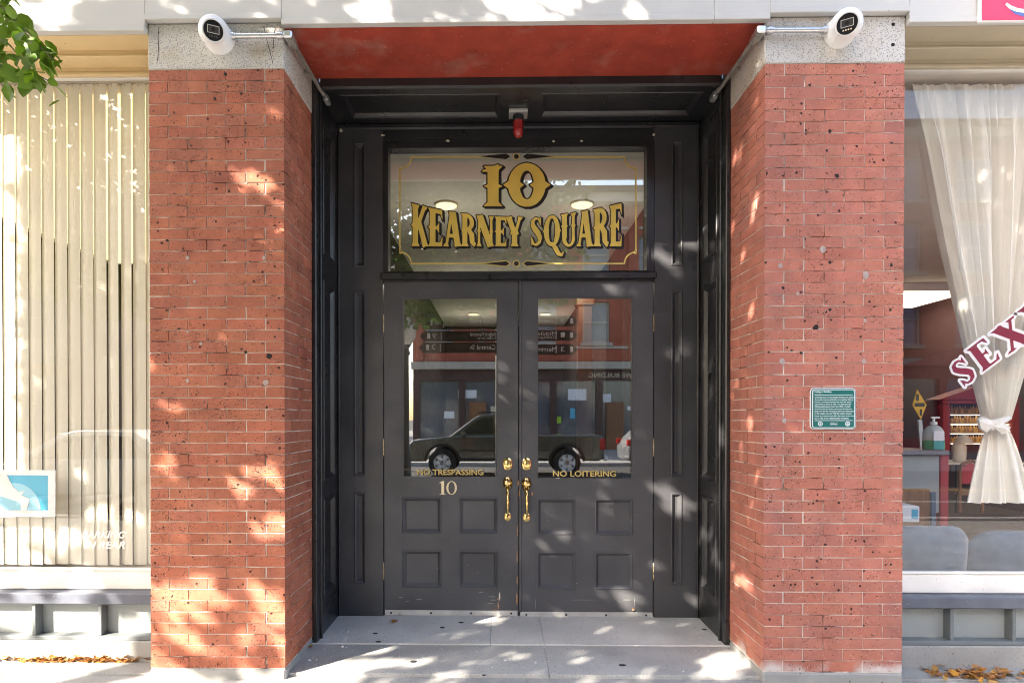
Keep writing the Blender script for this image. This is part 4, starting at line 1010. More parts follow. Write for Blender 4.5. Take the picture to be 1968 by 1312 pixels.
# reception counter and what stands in the salon
def px_box(name, mat, parent, xa, xb, yt, yb, Y, d, c=.006):
    a, b2 = at(xa, yb, Y), at(xb, yt, Y); return MB().box(a.x, b2.x, Y, Y+d, a.z, b2.z, c=c).build(name, mat, parent)
rc = thing('reception_counter', 'salon counter with dark stone top below the hand sanitizer', 'counter')
px_box('stone_top', 'counter_stone', rc, 1690, 1826, 865, 874, 1.9, .55); px_box('front_panel', 'bulkhead_paint', rc, 1690, 1806, 875, 985, 1.95, .45); px_box('end_post', 'salon_red', rc, 1807, 1824, 875, 1060, 1.95, .1)
px_box('lower_cabinet', 'wood_brown', rc, 1690, 1788, 940, 1070, 1.90, .045); px_box('steel_leg', 'chair_fabric', rc, 1789, 1800, 945, 1070, 1.89, .05)
sb_ = thing('hand_sanitizer', 'pump bottle of green hand sanitizer on the salon counter', 'bottle')
p = at(1794, 866, 2.05); s_ = 1158/(2.05+3.397)
MB().lathe([(.0, 0), (17.5/s_, .002), (18/s_, 10/s_), (17.5/s_, 20/s_)], (p.x, 2.05, p.z), n=20).build('gel', 'sanitizer', sb_)
MB().lathe([(17.5/s_, 20.5/s_), (17/s_, 36/s_), (12/s_, 45/s_), (6/s_, 49/s_)], (p.x, 2.05, p.z), n=20).build('bottle', 'bottle_clear', sb_)
MB().lathe([(6/s_, 49.2/s_), (6/s_, 55/s_), (2.5/s_, 55.5/s_), (2.2/s_, 61/s_)], (p.x, 2.05, p.z), n=14).build('collar', 'white_plastic', sb_)
MB().box(p.x-5/s_, p.x+11/s_, 2.05-.008, 2.05+.008, p.z+61.2/s_, p.z+65/s_, c=.003).build('pump', 'white_plastic', sb_)
MB().box(p.x-13/s_, p.x+6/s_, 2.05-18.6/s_, 2.05-17.8/s_, p.z+20/s_, p.z+38/s_).build('label', 'label_white', sb_); MB().box(p.x-13/s_, p.x+6/s_, 2.05-18.6/s_, 2.05-17.8/s_, p.z+4/s_, p.z+19.8/s_).build('label', 'label_teal', sb_)
cz = thing('caution_sign', 'yellow diamond sign on a clear stand inside the salon', 'sign')
flatY = 2.6
def pflat(pts, Y, d, mat, name, parent): MB().prism([(lambda q: (q.x, q.z))(at(a_, b3, Y)) for a_, b3 in pts], Y, Y+d).build(name, mat, parent)
pflat([(1754, 778), (1770, 806), (1781, 778), (1763, 748)][::-1], flatY, .012, 'caution_yellow', 'board', cz)
pflat([(1761, 757), (1766, 757), (1766, 770), (1761, 770)], flatY-.002, .0015, 'gilt_shadow', 'mark', cz); pflat([(1768, 786), (1772, 786), (1772, 798), (1768, 798)], flatY-.002, .0015, 'gilt_shadow', 'mark', cz); pflat([(1758, 774), (1777, 774), (1777, 781), (1758, 781)], flatY-.002, .0015, 'gilt_shadow', 'text_block', cz)
pflat([(1765, 806), (1772, 806), (1786, 925), (1774, 925)], flatY, .02, 'bottle_clear', 'stand', cz)
cb = thing('product_cabinet', 'cabinet of lit amber product bottles at the back of the salon', 'cabinet')
Yb = 5.2
px_box('carcass', 'salon_red', cb, 1812, 1960, 768, 775, Yb, .4); px_box('side', 'salon_red', cb, 1812, 1826, 776, 905, Yb, .4); px_box('side', 'salon_red', cb, 1945, 1960, 776, 905, Yb, .4); px_box('back', 'far_dark', cb, 1827, 1944, 776, 905, Yb+.35, .04)
pflat([(1806, 767), (1886, 740), (1966, 767)], Yb-.05, .3, 'salon_red', 'pediment', cb)
for i, yy in enumerate((795, 813, 831, 850)):
    px_box('shelf', 'cream_item', cb, 1827, 1944, yy, yy+2.0, Yb+.02, .3); px_box('shelf_light', 'tube_glow', cb, 1829, 1942, yy+2.1, yy+3.0, Yb+.05, .02, c=0)
    m = MB(); r_ = random.Random(i)
    xx = 1829
    while xx < 1942:
        a = at(xx, yy, Yb+.1); hh = r_.uniform(.07, .12); m.lathe([(.018, 0), (.018, hh*.7), (.007, hh*.8), (.007, hh)], (a.x, Yb+.1, a.z+.003), n=6); xx += r_.uniform(4.5, 6)
    o = m.build('product_bottles', 'amber', cb); o['kind'] = 'stuff'
dkk = thing('styling_desk', 'pale styling desk with lamp in the salon', 'desk'); px_box('top', 'cream_item', dkk, 1822, 1990, 889, 893, 3.2, .5); px_box('leg', 'chair_leg', dkk, 1838, 1842, 893, 985, 3.3, .03); px_box('leg', 'chair_leg', dkk, 1975, 1979, 893, 985, 3.3, .03)
dl_ = thing('desk_lamp', 'cream domed lamp standing on the styling desk', 'lamp'); p = at(1843, 889, 3.4); s_ = 1158/6.8
MB().lathe([(9/s_, 0), (11/s_, 8/s_), (12/s_, 30/s_), (9/s_, 36/s_)], (p.x, 3.4, p.z), n=18).build('body', 'cream_item', dl_)
MB().lathe([(16/s_, 36.3/s_), (13/s_, 44/s_), (6/s_, 51/s_), (2/s_, 53/s_)], (p.x+8/s_, 3.4, p.z), n=18).build('shade', 'cream_item', dl_)
ch = thing('wooden_chair', 'round backed wooden chair pushed up to the styling desk', 'chair'); p = at(1865, 985, 2.9)
MB().tube([(p.x-.11, 2.9, p.z), (p.x-.11, 2.9, p.z+.42), (p.x-.09, 2.9, p.z+.5), (p.x, 2.9, p.z+.54), (p.x+.1, 2.9, p.z+.5), (p.x+.12, 2.9, p.z+.42), (p.x+.12, 2.9, p.z)], .016, 8).build('back_hoop', 'wood_brown', ch)
MB().box(p.x-.12, p.x+.13, 2.88, 3.2, p.z+.18, p.z+.22, c=.01).build('seat', 'wood_brown', ch)
MB().prism([(p.x-.09, p.z+.3), (p.x+.1, p.z+.3), (p.x+.1, p.z+.47), (p.x, p.z+.52), (p.x-.09, p.z+.47)], 2.895, 2.905).build('back_panel', 'salon_red', ch)
bx = thing('white_carton', 'white carton with a blue print on the salon floor by the pier', 'box'); px_box('carton', 'label_white', bx, 1720, 1768, 972, 1003, 1.3, .2); px_box('print', 'poster_blue', bx, 1752, 1764, 978, 996, 1.2985, .001, c=0)

# pink shop sign at the top right corner
pk = thing('pink_sign', 'pink shop sign with white swoosh at the top right on the fascia', 'sign')
a, b2 = at(1883, 42, -.06), at(2160, -110, -.06)
MB().box(a.x, b2.x, -.058, FY-.0065, a.z, b2.z, c=.002).build('frame', 'vinyl_white', pk)
MB().box(a.x+.012, b2.x-.012, -.062, -.0585, a.z+.008, b2.z-.012).build('face', 'sign_pink', pk)
def swoosh(P, wpx, mat, yy, name):
    m = MB(); Q = [at(x_, y_, -.063) for x_, y_ in P]; n = len(Q); vs = []
    for i, q in enumerate(Q):
        t_ = (Q[min(i+1, n-1)]-Q[max(i-1, 0)]); nn = Vector((-t_.z, 0, t_.x)).normalized(); k_ = wpx[i]/340/2; vs += [(q.x+nn.x*k_, yy, q.z+nn.z*k_), (q.x-nn.x*k_, yy, q.z-nn.z*k_)]
    m.add(vs, [(2*i, 2*i+1, 2*i+3, 2*i+2) for i in range(n-1)]); m.build(name, mat, pk)
swoosh([(1933, 8), (1942, 15), (1955, 20), (1975, 23), (2010, 20)], [5, 7, 7, 7, 7], 'vinyl_white', -.0642, 'swoosh')
swoosh([(1940, 17), (1952, 24), (1972, 29), (2010, 27)], [2, 7, 10, 10], 'sign_blue', -.0632, 'swoosh_shadow')

# ------------------------------------------------------------------ across the street (seen in the panes)
grd = struct(box('ground', 'asphalt', None, -900, 900, -900, 900, -1.2, -.66))
def facade(name, label, x0, x1, Y, bays, floors, wall, frame, pane, top, shop, depth=8.):
    t = thing(name, label, 'building')
    bw = (x1-x0)/bays; xs_ = [x0]; cols = []
    for b2 in range(bays):
        c0 = x0+bw*b2
        xs_ += [c0+bw*.24, c0+bw*.76]
        cols.append(2*b2+1)
    xs_.append(x1)
    zs_ = [4.3]; rows = []
    for i, (za, zb) in enumerate(floors): zs_ += [za, zb]; rows.append(2*i+1)
    zs_.append(top)
    holes = {(c, r) for c in cols for r in rows}
    MB().grid(xs_, zs_, holes, 0, .3).xf(lambda v: Vector((v.x, Y-v.y, v.z))).build('wall', wall, t)
    box('body', wall, t, x0+.01, x1-.01, Y-depth, Y-.45, -.5, top-.05)
    for c in cols:
        for (za, zb) in floors:
            a, b3 = xs_[c]+.002, xs_[c+1]-.002; zm = (za+zb)/2
            f = MB().grid([a, a+.09, b3-.09, b3], [za+.002, za+.1, zm-.04, zm+.04, zb-.1, zb-.002], {(1, 1), (1, 3)}, 0, .08).xf(lambda v: Vector((v.x, Y-.18-v.y, v.z))).build('window', frame, t)
            box('pane', pane, f, a+.05, b3-.05, Y-.26, Y-.245, za+.05, zb-.05)
            box('sill', 'far_stone', f, a-.12, b3+.12, Y+.001, Y+.09, za-.16, za-.002)
    box('cornice', 'far_stone', t, x0-.2, x1+.2, Y+.001, Y+.5, top-.7, top-.25); box('cornice', 'far_dark', t, x0-.3, x1+.3, Y-.2, Y+.7, top-.249, top)
    box('shop_cornice', 'far_stone', t, x0-.05, x1+.05, Y+.001, Y+.35, 3.9, 4.25); box('shop_frieze', shop, t, x0, x1, Y-.3, Y, 3.35, 3.899)
    n = max(3, int((x1-x0)/2.1)); sw_ = (x1-x0)/n
    for i in range(n):
        a = x0+sw_*i
        box('pillar', shop, t, a, a+.32, Y-.3, Y+.06, -.03, 3.349)
        box('stall_riser', shop, t, a+.321, a+sw_-.001, Y-.2, Y-.02, -.03, .55)
        box('shop_pane', 'far_glass' if i % 3 else pane, t, a+.321, a+sw_-.001, Y-.16, Y-.13, .551, 3.348)
        if i % 3 == 1: box('door', 'wood_brown', t, a+.5, a+1.35, Y-.019, Y+.02, -.03, 2.3)
    box('shop_back', 'far_dark', t, x0+.02, x1-.02, Y-.44, Y-.31, -.03, 4.2)
    return t
b1 = facade('brick_building', 'red brick building with pale shop cornice, mirrored in the door glass', -4.4, 13.5, -24., 7, [(5.2, 7.2), (8.6, 10.4)], 'far_brick', 'far_frame', 'far_glass', 12.6, 'far_dark')
for xx, zz_, w_, h_, mt in ((-2.9, 1.5, .5, .35, 'label_white'), (-2.2, 2.5, .9, .4, 'label_white'), (-.6, 1.2, .4, .9, 'cream_item'), (2.35, 1.25, .5, .35, 'neon_green'), (3.3, 1.5, .25, .5, 'poster_blue'), (3.2, 2.4, .9, .55, 'label_white'), (4.6, 2.3, .7, .4, 'label_white'), (5.2, 1.1, .5, .8, 'cream_item'), (7.1, 1.3, .6, .9, 'far_red'), (1.0, 1.0, .7, .6, 'salon_red'), (6.1, 1.9, .5, .2, 'label_white')):
    box('shop_notice', mt, b1, xx, xx+w_, -24.128, -24.12, zz_, zz_+h_)
text('HOWE BUILDING', 4.2, 6.8, 3.5, 3.72, -23.998, 'cream_item', b1, back=True, th=.004)
for xx in (-4.4, -.9, 2.6, 6.1, 9.6): box('pilaster', 'far_brick', b1, xx, xx+.5, -23.998, -23.86, 4.3, 11.8)
for zz_ in (4.9, 7.5, 8.3, 10.7): box('brick_band', 'far_stone', b1, -4.4, 13.5, -23.9985, -23.95, zz_, zz_+.12)
for k in range(3): box('band', 'far_tan', b1, -4.4, 13.5, -23.999, -23.93, 7.75+.0*k+2.95*k, 7.95+2.95*k) if k < 1 else None
b2_ = facade('red_shop_building', 'red building with red shopfront, mirrored in the curtained right window', 13.6, 40, -24.3, 8, [(4.9, 7.3), (8.3, 10.6), (11.6, 13.6)], 'far_brick', 'far_frame', 'far_purple', 15., 'far_red')
MB().prism([(18.2, 3.9), (23.2, 3.9), (20.7, 4.7)], -23.9, -24.2).build('pediment', 'far_red', b2_)
facade('far_brick_building', 'distant red brick building down the street', -34, -17, -46., 7, [(4.9, 6.8), (8., 9.8)], 'far_brick', 'far_frame', 'far_glass', 11.5, 'far_tan')

facade('pale_stone_building', 'pale stone building across the street to the far left', -52, -19.5, -22.5, 11, [(5., 7.), (8.4, 10.2)], 'far_stone', 'far_frame', 'far_glass', 12., 'far_tan')

def wheel(t, x_, y_, r, w_=.24):
    wh = obj('wheel', None, t); wh.location = (x_, y_, r)
    sg = 1
    MB().lathe([(r*.62, 0), (r*.9, -.01), (r, .03), (r, w_-.03), (r*.9, w_+.01), (r*.62, w_)], axis='Y', n=28, caps=False).build('tyre', 'tyre', wh)
    m = MB().lathe([(r*.62, w_*.3), (r*.62, w_*.99), (r*.57, w_*.97), (r*.55, w_*.45), (r*.12, w_*.5)], axis='Y', n=28)
    for k in range(6):
        a = k*math.pi/3; c, s2 = math.cos(a), math.sin(a)
        q = [(.06, -.05), (.06, .05), (r*.58, .075), (r*.58, -.075)]
        vs = [(u_*c-v_*s2, -w_*.55, u_*s2+v_*c) for u_, v_ in q]+[(u_*c-v_*s2, -w_*.95, u_*s2+v_*c) for u_, v_ in q]
        m.add(vs, [(0, 1, 2, 3), (7, 6, 5, 4)]+[(i, i+4, (i+1) % 4+4, (i+1) % 4) for i in range(4)])
    m.build('rim', 'rim', wh); return wh
def arch(cx, r, z0_, n=9): return [(cx+r*math.cos(R(180*i/n)), z0_+r*math.sin(R(180*i/n))) for i in range(n+1)]
def vehicle(name, label, cat, loc, rz, paint, body, cab, wins, wheels, W, lights, r=.38, group=None):
    t = thing(name, label, cat, loc, rz, group)
    m = MB(); h = W/2
    m.prism(body, -h, h); m.build('body', paint, t)
    n = len(cab); lo = min(z for _, z in cab); hi = max(z for _, z in cab)
    wd = lambda z: h-.04-.20*(z-lo)/(hi-lo)
    vs = [(x_, -wd(z), z) for x_, z in cab]+[(x_, wd(z), z) for x_, z in cab]
    MB().add(vs, [tuple(range(n)), tuple(range(2*n-1, n-1, -1))]+[(i, i+n, (i+1) % n+n, (i+1) % n) for i in range(n)]).build('cabin', paint, t)
    for part in t.children:
        bv = part.modifiers.new('bevel', 'BEVEL'); bv.width = .055; bv.segments = 3; bv.limit_method = 'ANGLE'; bv.angle_limit = R(35); bv.harden_normals = False
        part.data.polygons.foreach_set('use_smooth', [True]*len(part.data.polygons)); part.data.set_sharp_from_angle(angle=R(50))
    for wx in wheels:
        MB().tube([(wx+(r+.09)*math.cos(R(a)), h+.004, r+.04+(r+.07)*math.sin(R(a))) for a in range(0, 181, 15)], .035, 6).build('wheel_arch', 'tyre' if r > .37 else paint, t)
    for wpoly in wins:
        k = len(wpoly)
        for sg in (-1, 1):
            vs = [(x_, sg*(wd(z)+.006), z) for x_, z in wpoly]+[(x_, sg*(wd(z)-.02), z) for x_, z in wpoly]
            MB().add(vs, [tuple(range(k))]+[(i, (i+1) % k, (i+1) % k+k, i+k) for i in range(k)]).build('side_window', 'car_glass', t)
    for x_ in wheels:
        w1 = wheel(t, x_, h-.20, r); w1.rotation_euler = (0, 0, math.pi)
        w2 = obj('wheel', None, t); w2.location = (x_, -h+.20, r)
        MB().lathe([(r*.62, 0), (r, .03), (r, .21), (r*.62, .24)], axis='Y', n=24).build('tyre', 'tyre', w2); MB().lathe([(r*.6, .1), (r*.58, .22), (r*.1, .16)], axis='Y', n=24).build('rim', 'rim', w2)
    for nm, mt, x_, y_, z_, (dx, dy, dz) in lights:
        for sg in (-1, 1): MB().box(-dx, dx, -dy, dy, -dz, dz, c=.02).build(nm, mt, t, (x_, sg*y_, z_))
    for sg in (-1, 1): MB().box(-.06, .06, -.10, .10, -.07, .07, c=.03).build('mirror', paint, t, (cab[0][0]+.45, sg*(h+.08), lo+.10))
    return t
bodyP = [(.06, .42), (0, .62), (.03, .88), (.14, 1.02), (1.3, 1.14), (3.62, 1.17), (5.5, 1.17), (5.56, .9), (5.55, .52), (5.4, .44)]+arch(4.5, .47, .44)+arch(.98, .47, .42)
cabP = [(1.15, 1.10), (1.95, 1.70), (2.2, 1.77), (3.3, 1.77), (3.58, 1.10)]
vehicle('pickup_truck', 'dark green pickup truck across the street, mirrored in the door glass', 'truck', (-2.75, -12.4, -.15), 0, 'paint_green', bodyP, cabP,
        [[(1.48, 1.2), (2.05, 1.64), (2.42, 1.68), (2.42, 1.2)], [(2.5, 1.2), (2.5, 1.68), (3.2, 1.68), (3.36, 1.2)]], (.98, 4.5), 1.85,
        [('headlight', 'lamp_clear', .08, .72, .82, (.06, .16, .1)), ('tail_light', 'tail_red', 5.5, .86, .92, (.08, .08, .16)), ('bumper', 'rim', 5.6, .45, .52, (.06, .44, .07))], .39)
tk = bpy.data.objects['pickup_truck']
for xx, za, zb in ((1.62, .55, 1.12), (2.47, .55, 1.12), (3.42, .55, 1.12), (3.63, .60, 1.15)): MB().box(xx-.008, xx+.008, .9252, .930, za, zb).build('door_seam', 'tyre', tk)
for xx in (2.36, 3.3): MB().box(xx-.07, xx+.07, .9255, .95, .98, 1.02, c=.008).build('door_handle', 'tyre', tk)
MB().box(1.5, 3.95, .9252, .96, .44, .52, c=.01).build('running_board', 'tyre', tk); MB().box(1.5, 3.95, .9252, .934, .72, .76).build('side_trim', 'tyre', tk)
MB().box(-.03, .03, -.55, .55, .60, .92, c=.01).build('grille', 'rim', tk); MB().box(1.98, 3.35, -.62, -.58, 1.80, 1.83).build('roof_rack', 'tyre', tk); MB().box(1.98, 3.35, .58, .62, 1.80, 1.83).build('roof_rack', 'tyre', tk)
bodyS = [(.05, .35), (0, .55), (.05, .78), (.9, .95), (1.15, 1.0), (4.3, 1.02), (4.42, .75), (4.4, .42), (4.3, .36)]+arch(3.55, .40, .35)+arch(.85, .40, .35)
cabS = [(1.05, .98), (1.75, 1.55), (2.1, 1.63), (3.7, 1.6), (4.28, 1.0)]
vehicle('suv', 'silver grey car behind the pickup, mirrored in the right door glass', 'car', (3.6, -13.1, -.15), 0, 'paint_silver', [(4.45-x_, z) for x_, z in bodyS][::-1], [(4.45-x_, z) for x_, z in cabS][::-1][::-1],
        [[(4.45-x_, z) for x_, z in [(1.4, 1.06), (1.85, 1.5), (2.5, 1.53), (2.5, 1.06)]], [(4.45-x_, z) for x_, z in [(2.6, 1.06), (2.6, 1.53), (3.6, 1.5), (3.95, 1.06)]]], (.9, 3.6), 1.8,
        [('tail_light', 'tail_red', .12, .78, .92, (.10, .1, .09)), ('headlight', 'lamp_clear', 4.36, .7, .72, (.06, .16, .09))], .35)
bodyC = [(.05, .30), (0, .5), (.06, .68), (1.2, .88), (3.8, .92), (4.5, .88), (4.6, .6), (4.55, .34)]+arch(3.7, .37, .32)+arch(.9, .37, .30)
cabC = [(1.1, .86), (1.9, 1.36), (2.2, 1.42), (3.2, 1.4), (4.0, .9)]
vehicle('white_car', 'white sedan on the road to the left, mirrored in the blinds window', 'car', (-9.8, -7.2, -.15), 0, 'paint_white', bodyC, cabC,
        [[(1.5, .93), (2.0, 1.3), (2.55, 1.33), (2.55, .93)], [(2.62, .93), (2.62, 1.33), (3.15, 1.31), (3.65, .93)]], (.9, 3.7), 1.78, [('headlight', 'lamp_clear', .08, .7, .6, (.06, .16, .07)), ('tail_light', 'tail_red', 4.52, .72, .72, (.05, .14, .08))], .33)
# street lamps and way-finding post
def street_lamp(x_, y_, h, label):
    t = thing('street_lamp', label, 'street lamp', (x_, y_, -.03), group='globe street lamps')
    MB().lathe([(.17, 0), (.16, .18), (.10, .3), (.085, .8), (.06, .95), (.05, h-.75), (.08, h-.70), (.05, h-.62), (.09, h-.55)], n=16).build('post', 'iron', t)
    MB().lathe([(.09, h-.55), (.17, h-.42), (.18, h-.22), (.10, h-.06)], n=16).build('globe', 'lamp_clear', t); MB().lathe([(.11, h-.059), (.05, h+.02), (.02, h+.12)], n=12).build('finial', 'iron', t)
street_lamp(-1.78, -5.0, 3.35, 'globe street lamp at the near kerb beside the way-finding post')
street_lamp(-6.0, -15.9, 4.2, 'globe street lamp on the far pavement left of the pickup')
fp = thing('wayfinding_post', 'street post with six dark finger signs, mirrored in the door glass', 'signpost', (-.16, -4.85, -.03))
MB().lathe([(.06, 0), (.055, .3), (.05, 3.7), (.02, 3.75)], n=14).build('post', 'iron', fp)
def ZR(py, Y): return CAM[2]+(805-py)*(2*DY+.05-CAM[1]-Y)/F
Yf = -4.78; sF = F/(2*DY+.05-CAM[1]-Yf)
XR = lambda px: (px-961)/sF-.126
def blade(px_t, py, hpx, body, left, sub=None, num='8'):
    zc = ZR(py, Yf)+.03; hh = hpx/sF/2; xt = XR(px_t)+.16; x1_ = .05 if left else -.05
    tip = hh*.9*(-1 if left else 1)
    poly = [(x1_, -hh), (xt-tip, -hh), (xt, 0), (xt-tip, hh), (x1_, hh)]
    b3 = MB().prism([(a, c+zc) for a, c in poly], .052, .08).build('finger_sign', 'sign_brown', fp)
    if left: a, c = xt+.62*(x1_-xt), x1_-.10
    else: a, c = .12, xt-.36
    wtx = min(c-a, len(body)*hh*.62)
    if left: a = c-wtx
    else: a = c-wtx
    z1_, z2_ = (zc-hh*.35, zc+hh*.5) if not sub else (zc, zc+hh*.7)
    text(body, a, c, z1_, z2_, .0815, 'vinyl_white', b3, back=True, th=.001)
    if sub: text(sub, c-len(sub)*hh*.5, c, zc-hh*.7, zc-hh*.1, .0815, 'vinyl_white', b3, back=True, th=.001)
    xm = xt-tip*1.6; MB().box(min(xm, xm+.05), max(xm, xm+.05), .0802, .0812, zc-.04, zc+.05).build('walker_mark', 'vinyl_white', b3)
    text(num, xm+(.09 if left else -.16), xm+(.16 if left else -.09), zc-.03, zc+.05, .0815, 'vinyl_white', b3, back=True, th=.001)
    xl = xt-tip*1.6+(.24 if left else -.24); MB().box(xl-.006, xl+.006, .0802, .0812, zc-hh*.75, zc+hh*.75).build('divider', 'vinyl_white', b3)
blade(806, 620, 26, 'City Hall', True, num='8'); blade(806, 646, 20, 'Pollard Memorial', True, 'Library', num='9'); blade(804, 668, 20, 'Central St', True, num='2')
blade(1109, 618, 20, 'Lowell', False, num='3'); blade(1109, 645, 20, 'Middlesex', False, 'College', num='1'); blade(1109, 672, 20, 'Merrimack', False, num='3')

# ------------------------------------------------------------------ street trees: crowns placed where they shade the front
def vnoise(u_, v_, f, seed):
    r_ = np.random.default_rng(seed); G = r_.random((64, 64))
    a, b3 = u_*f+20, v_*f+20; i, j = np.floor(a).astype(int), np.floor(b3).astype(int); fa_, fb = a-i, b3-j
    fa_ = fa_*fa_*(3-2*fa_); fb = fb*fb*(3-2*fb); g = lambda p, q: G[p % 64, q % 64]
    return (g(i, j)*(1-fa_)+g(i+1, j)*fa_)*(1-fb)+(g(i, j+1)*(1-fa_)+g(i+1, j+1)*fa_)*fb
def sunny(u_, v_):
    """share of open gaps in the crown for light that lands at (x, z) of the street front"""
    L = np.full(u_.shape, .04)
    L = np.where((u_ < -1.3) & (v_ < 3.5), .03, L)
    L = np.where((u_ < -1.3) & (v_ < 1.30), .50, L)
    L = np.where((u_ < -1.3) & (v_ < .62), .74, L)
    L = np.where((u_ < -.45) & (v_ < .0), .95, L)
    L = np.where((u_ < -2.1) & (v_ < .33), .95, L)
    L = np.where((u_ < -1.3) & (v_ < .10), .96, L)
    L = np.where((u_ > -1.3) & (u_ < 1.30) & (v_ > .0) & (v_ < 3.6), .20, L)
    L = np.where((u_ > -.45) & (u_ < 1.1) & (v_ < .0), .45, L)
    L = np.where((u_ < 1.0) & (v_ > 3.6), .30, L)
    L = np.where((((u_-.15)/.38)**2+((v_-3.95)/.34)**2 < 1), .97, L)
    L = np.where((((u_+2.62)/.22)**2+((v_-3.86)/.2)**2 < 1), .9, L)
    L = np.where((u_ > .45) & (u_ < 1.1) & (v_ > 0) & (v_ < .35), .5, L)
    L = np.where((u_ > -1.4) & (u_ < -.45) & (v_ > 0) & (v_ < .30), .65, L)
    for px, py, a, b3, tl in ((452, 185, .05, .06, .5), (500, 340, .16, .05, .6), (462, 330, .06, .10, .5), (302, 300, .03, .07, .4), (311, 470, .03, .05, .4), (372, 488, .05, .03, .5), (330, 515, .05, .03, .5), (420, 620, .05, .035, .4), (320, 870, .10, .06, .5), (535, 905, .07, .10, .5)):
        p = at(px, py, 0); du, dv = u_-p.x, v_-p.z; L = np.where((du/a)**2+((dv+du*tl)/b3)**2 < 1, 1., L)
    p = at(200, 1040, WY); L = np.where(((u_-p.x+1.15*WY)/.26)**2+((v_-p.z-.86*WY)/.12)**2 < 1, 0., L)
    L = np.where((u_ > 1.28), .0, L)
    return L
NL = 30000
u0 = rng.uniform(-3.6, 3.7, NL*2); v0 = rng.uniform(-1.6, 4.9, NL*2)
nz = .38*vnoise(u0+v0*.35, v0, 3.8, 3)+.62*vnoise(u0+v0*.4, v0, 10.5, 5)
nz = (np.argsort(np.argsort(nz))+.5)/len(nz)
keep = nz > sunny(u0, v0)
u0, v0 = u0[keep], v0[keep]
tmin = np.maximum(3.9, (3.0-v0)/SUN.z); tt = tmin+rng.beta(1.2, 1.6, len(u0))*2.6
LP = np.stack([u0+SUN.x*tt, SUN.y*tt, v0+SUN.z*tt], 1)
def leaf_mesh(P, size, name, droop=.6, seed=1):
    r_ = np.random.default_rng(seed); n = len(P)
    base = np.array([(0, 0, 0), (-.36, .16, .05), (-.46, .46, .09), (-.26, .78, .05), (0, 1.0, -.02), (.26, .78, .05), (.46, .46, .09), (.36, .16, .05), (0, .5, -.03)])
    base[:, 0] *= .95
    az = r_.uniform(0, 2*np.pi, n); pit = -droop+r_.normal(0, .45, n); rol = r_.normal(0, .5, n); sz = size*r_.uniform(.65, 1.25, n)
    ca_, sa, cp, sp, cr_, sr = np.cos(az), np.sin(az), np.cos(pit), np.sin(pit), np.cos(rol), np.sin(rol)
    V = np.zeros((n, 9, 3))
    for k, (bx_, by_, bz_) in enumerate(base):
        x1_ = bx_*cr_+bz_*sr; z1_ = -bx_*sr+bz_*cr_; y1_ = np.full(n, by_)
        y2_ = y1_*cp-z1_*sp; z2_ = y1_*sp+z1_*cp
        V[:, k, 0] = (x1_*ca_-y2_*sa)*sz+P[:, 0]; V[:, k, 1] = (x1_*sa+y2_*ca_)*sz+P[:, 1]; V[:, k, 2] = z2_*sz+P[:, 2]
    me = bpy.data.meshes.new(name); nf = 4
    quad = np.array([(0, 1, 2, 8), (8, 2, 3, 4), (0, 8, 6, 7), (8, 4, 5, 6)])
    idx = (quad[None]+9*np.arange(n)[:, None, None]).reshape(-1)
    me.vertices.add(n*9); me.vertices.foreach_set('co', V.reshape(-1)); me.loops.add(len(idx)); me.loops.foreach_set('vertex_index', idx)
    me.polygons.add(n*nf); me.polygons.foreach_set('loop_start', np.arange(n*nf)*4)
    me.update(calc_edges=True); me.materials.append(MATS['leaf']); me.polygons.foreach_set('use_smooth', [True]*(n*nf)); return me
trunks = [(-3.3, -4.55), (-7.6, -4.6)]
dA = [np.hypot(LP[:, 0]-x_, LP[:, 1]-y_) for x_, y_ in trunks]; own = dA[1] < dA[0]
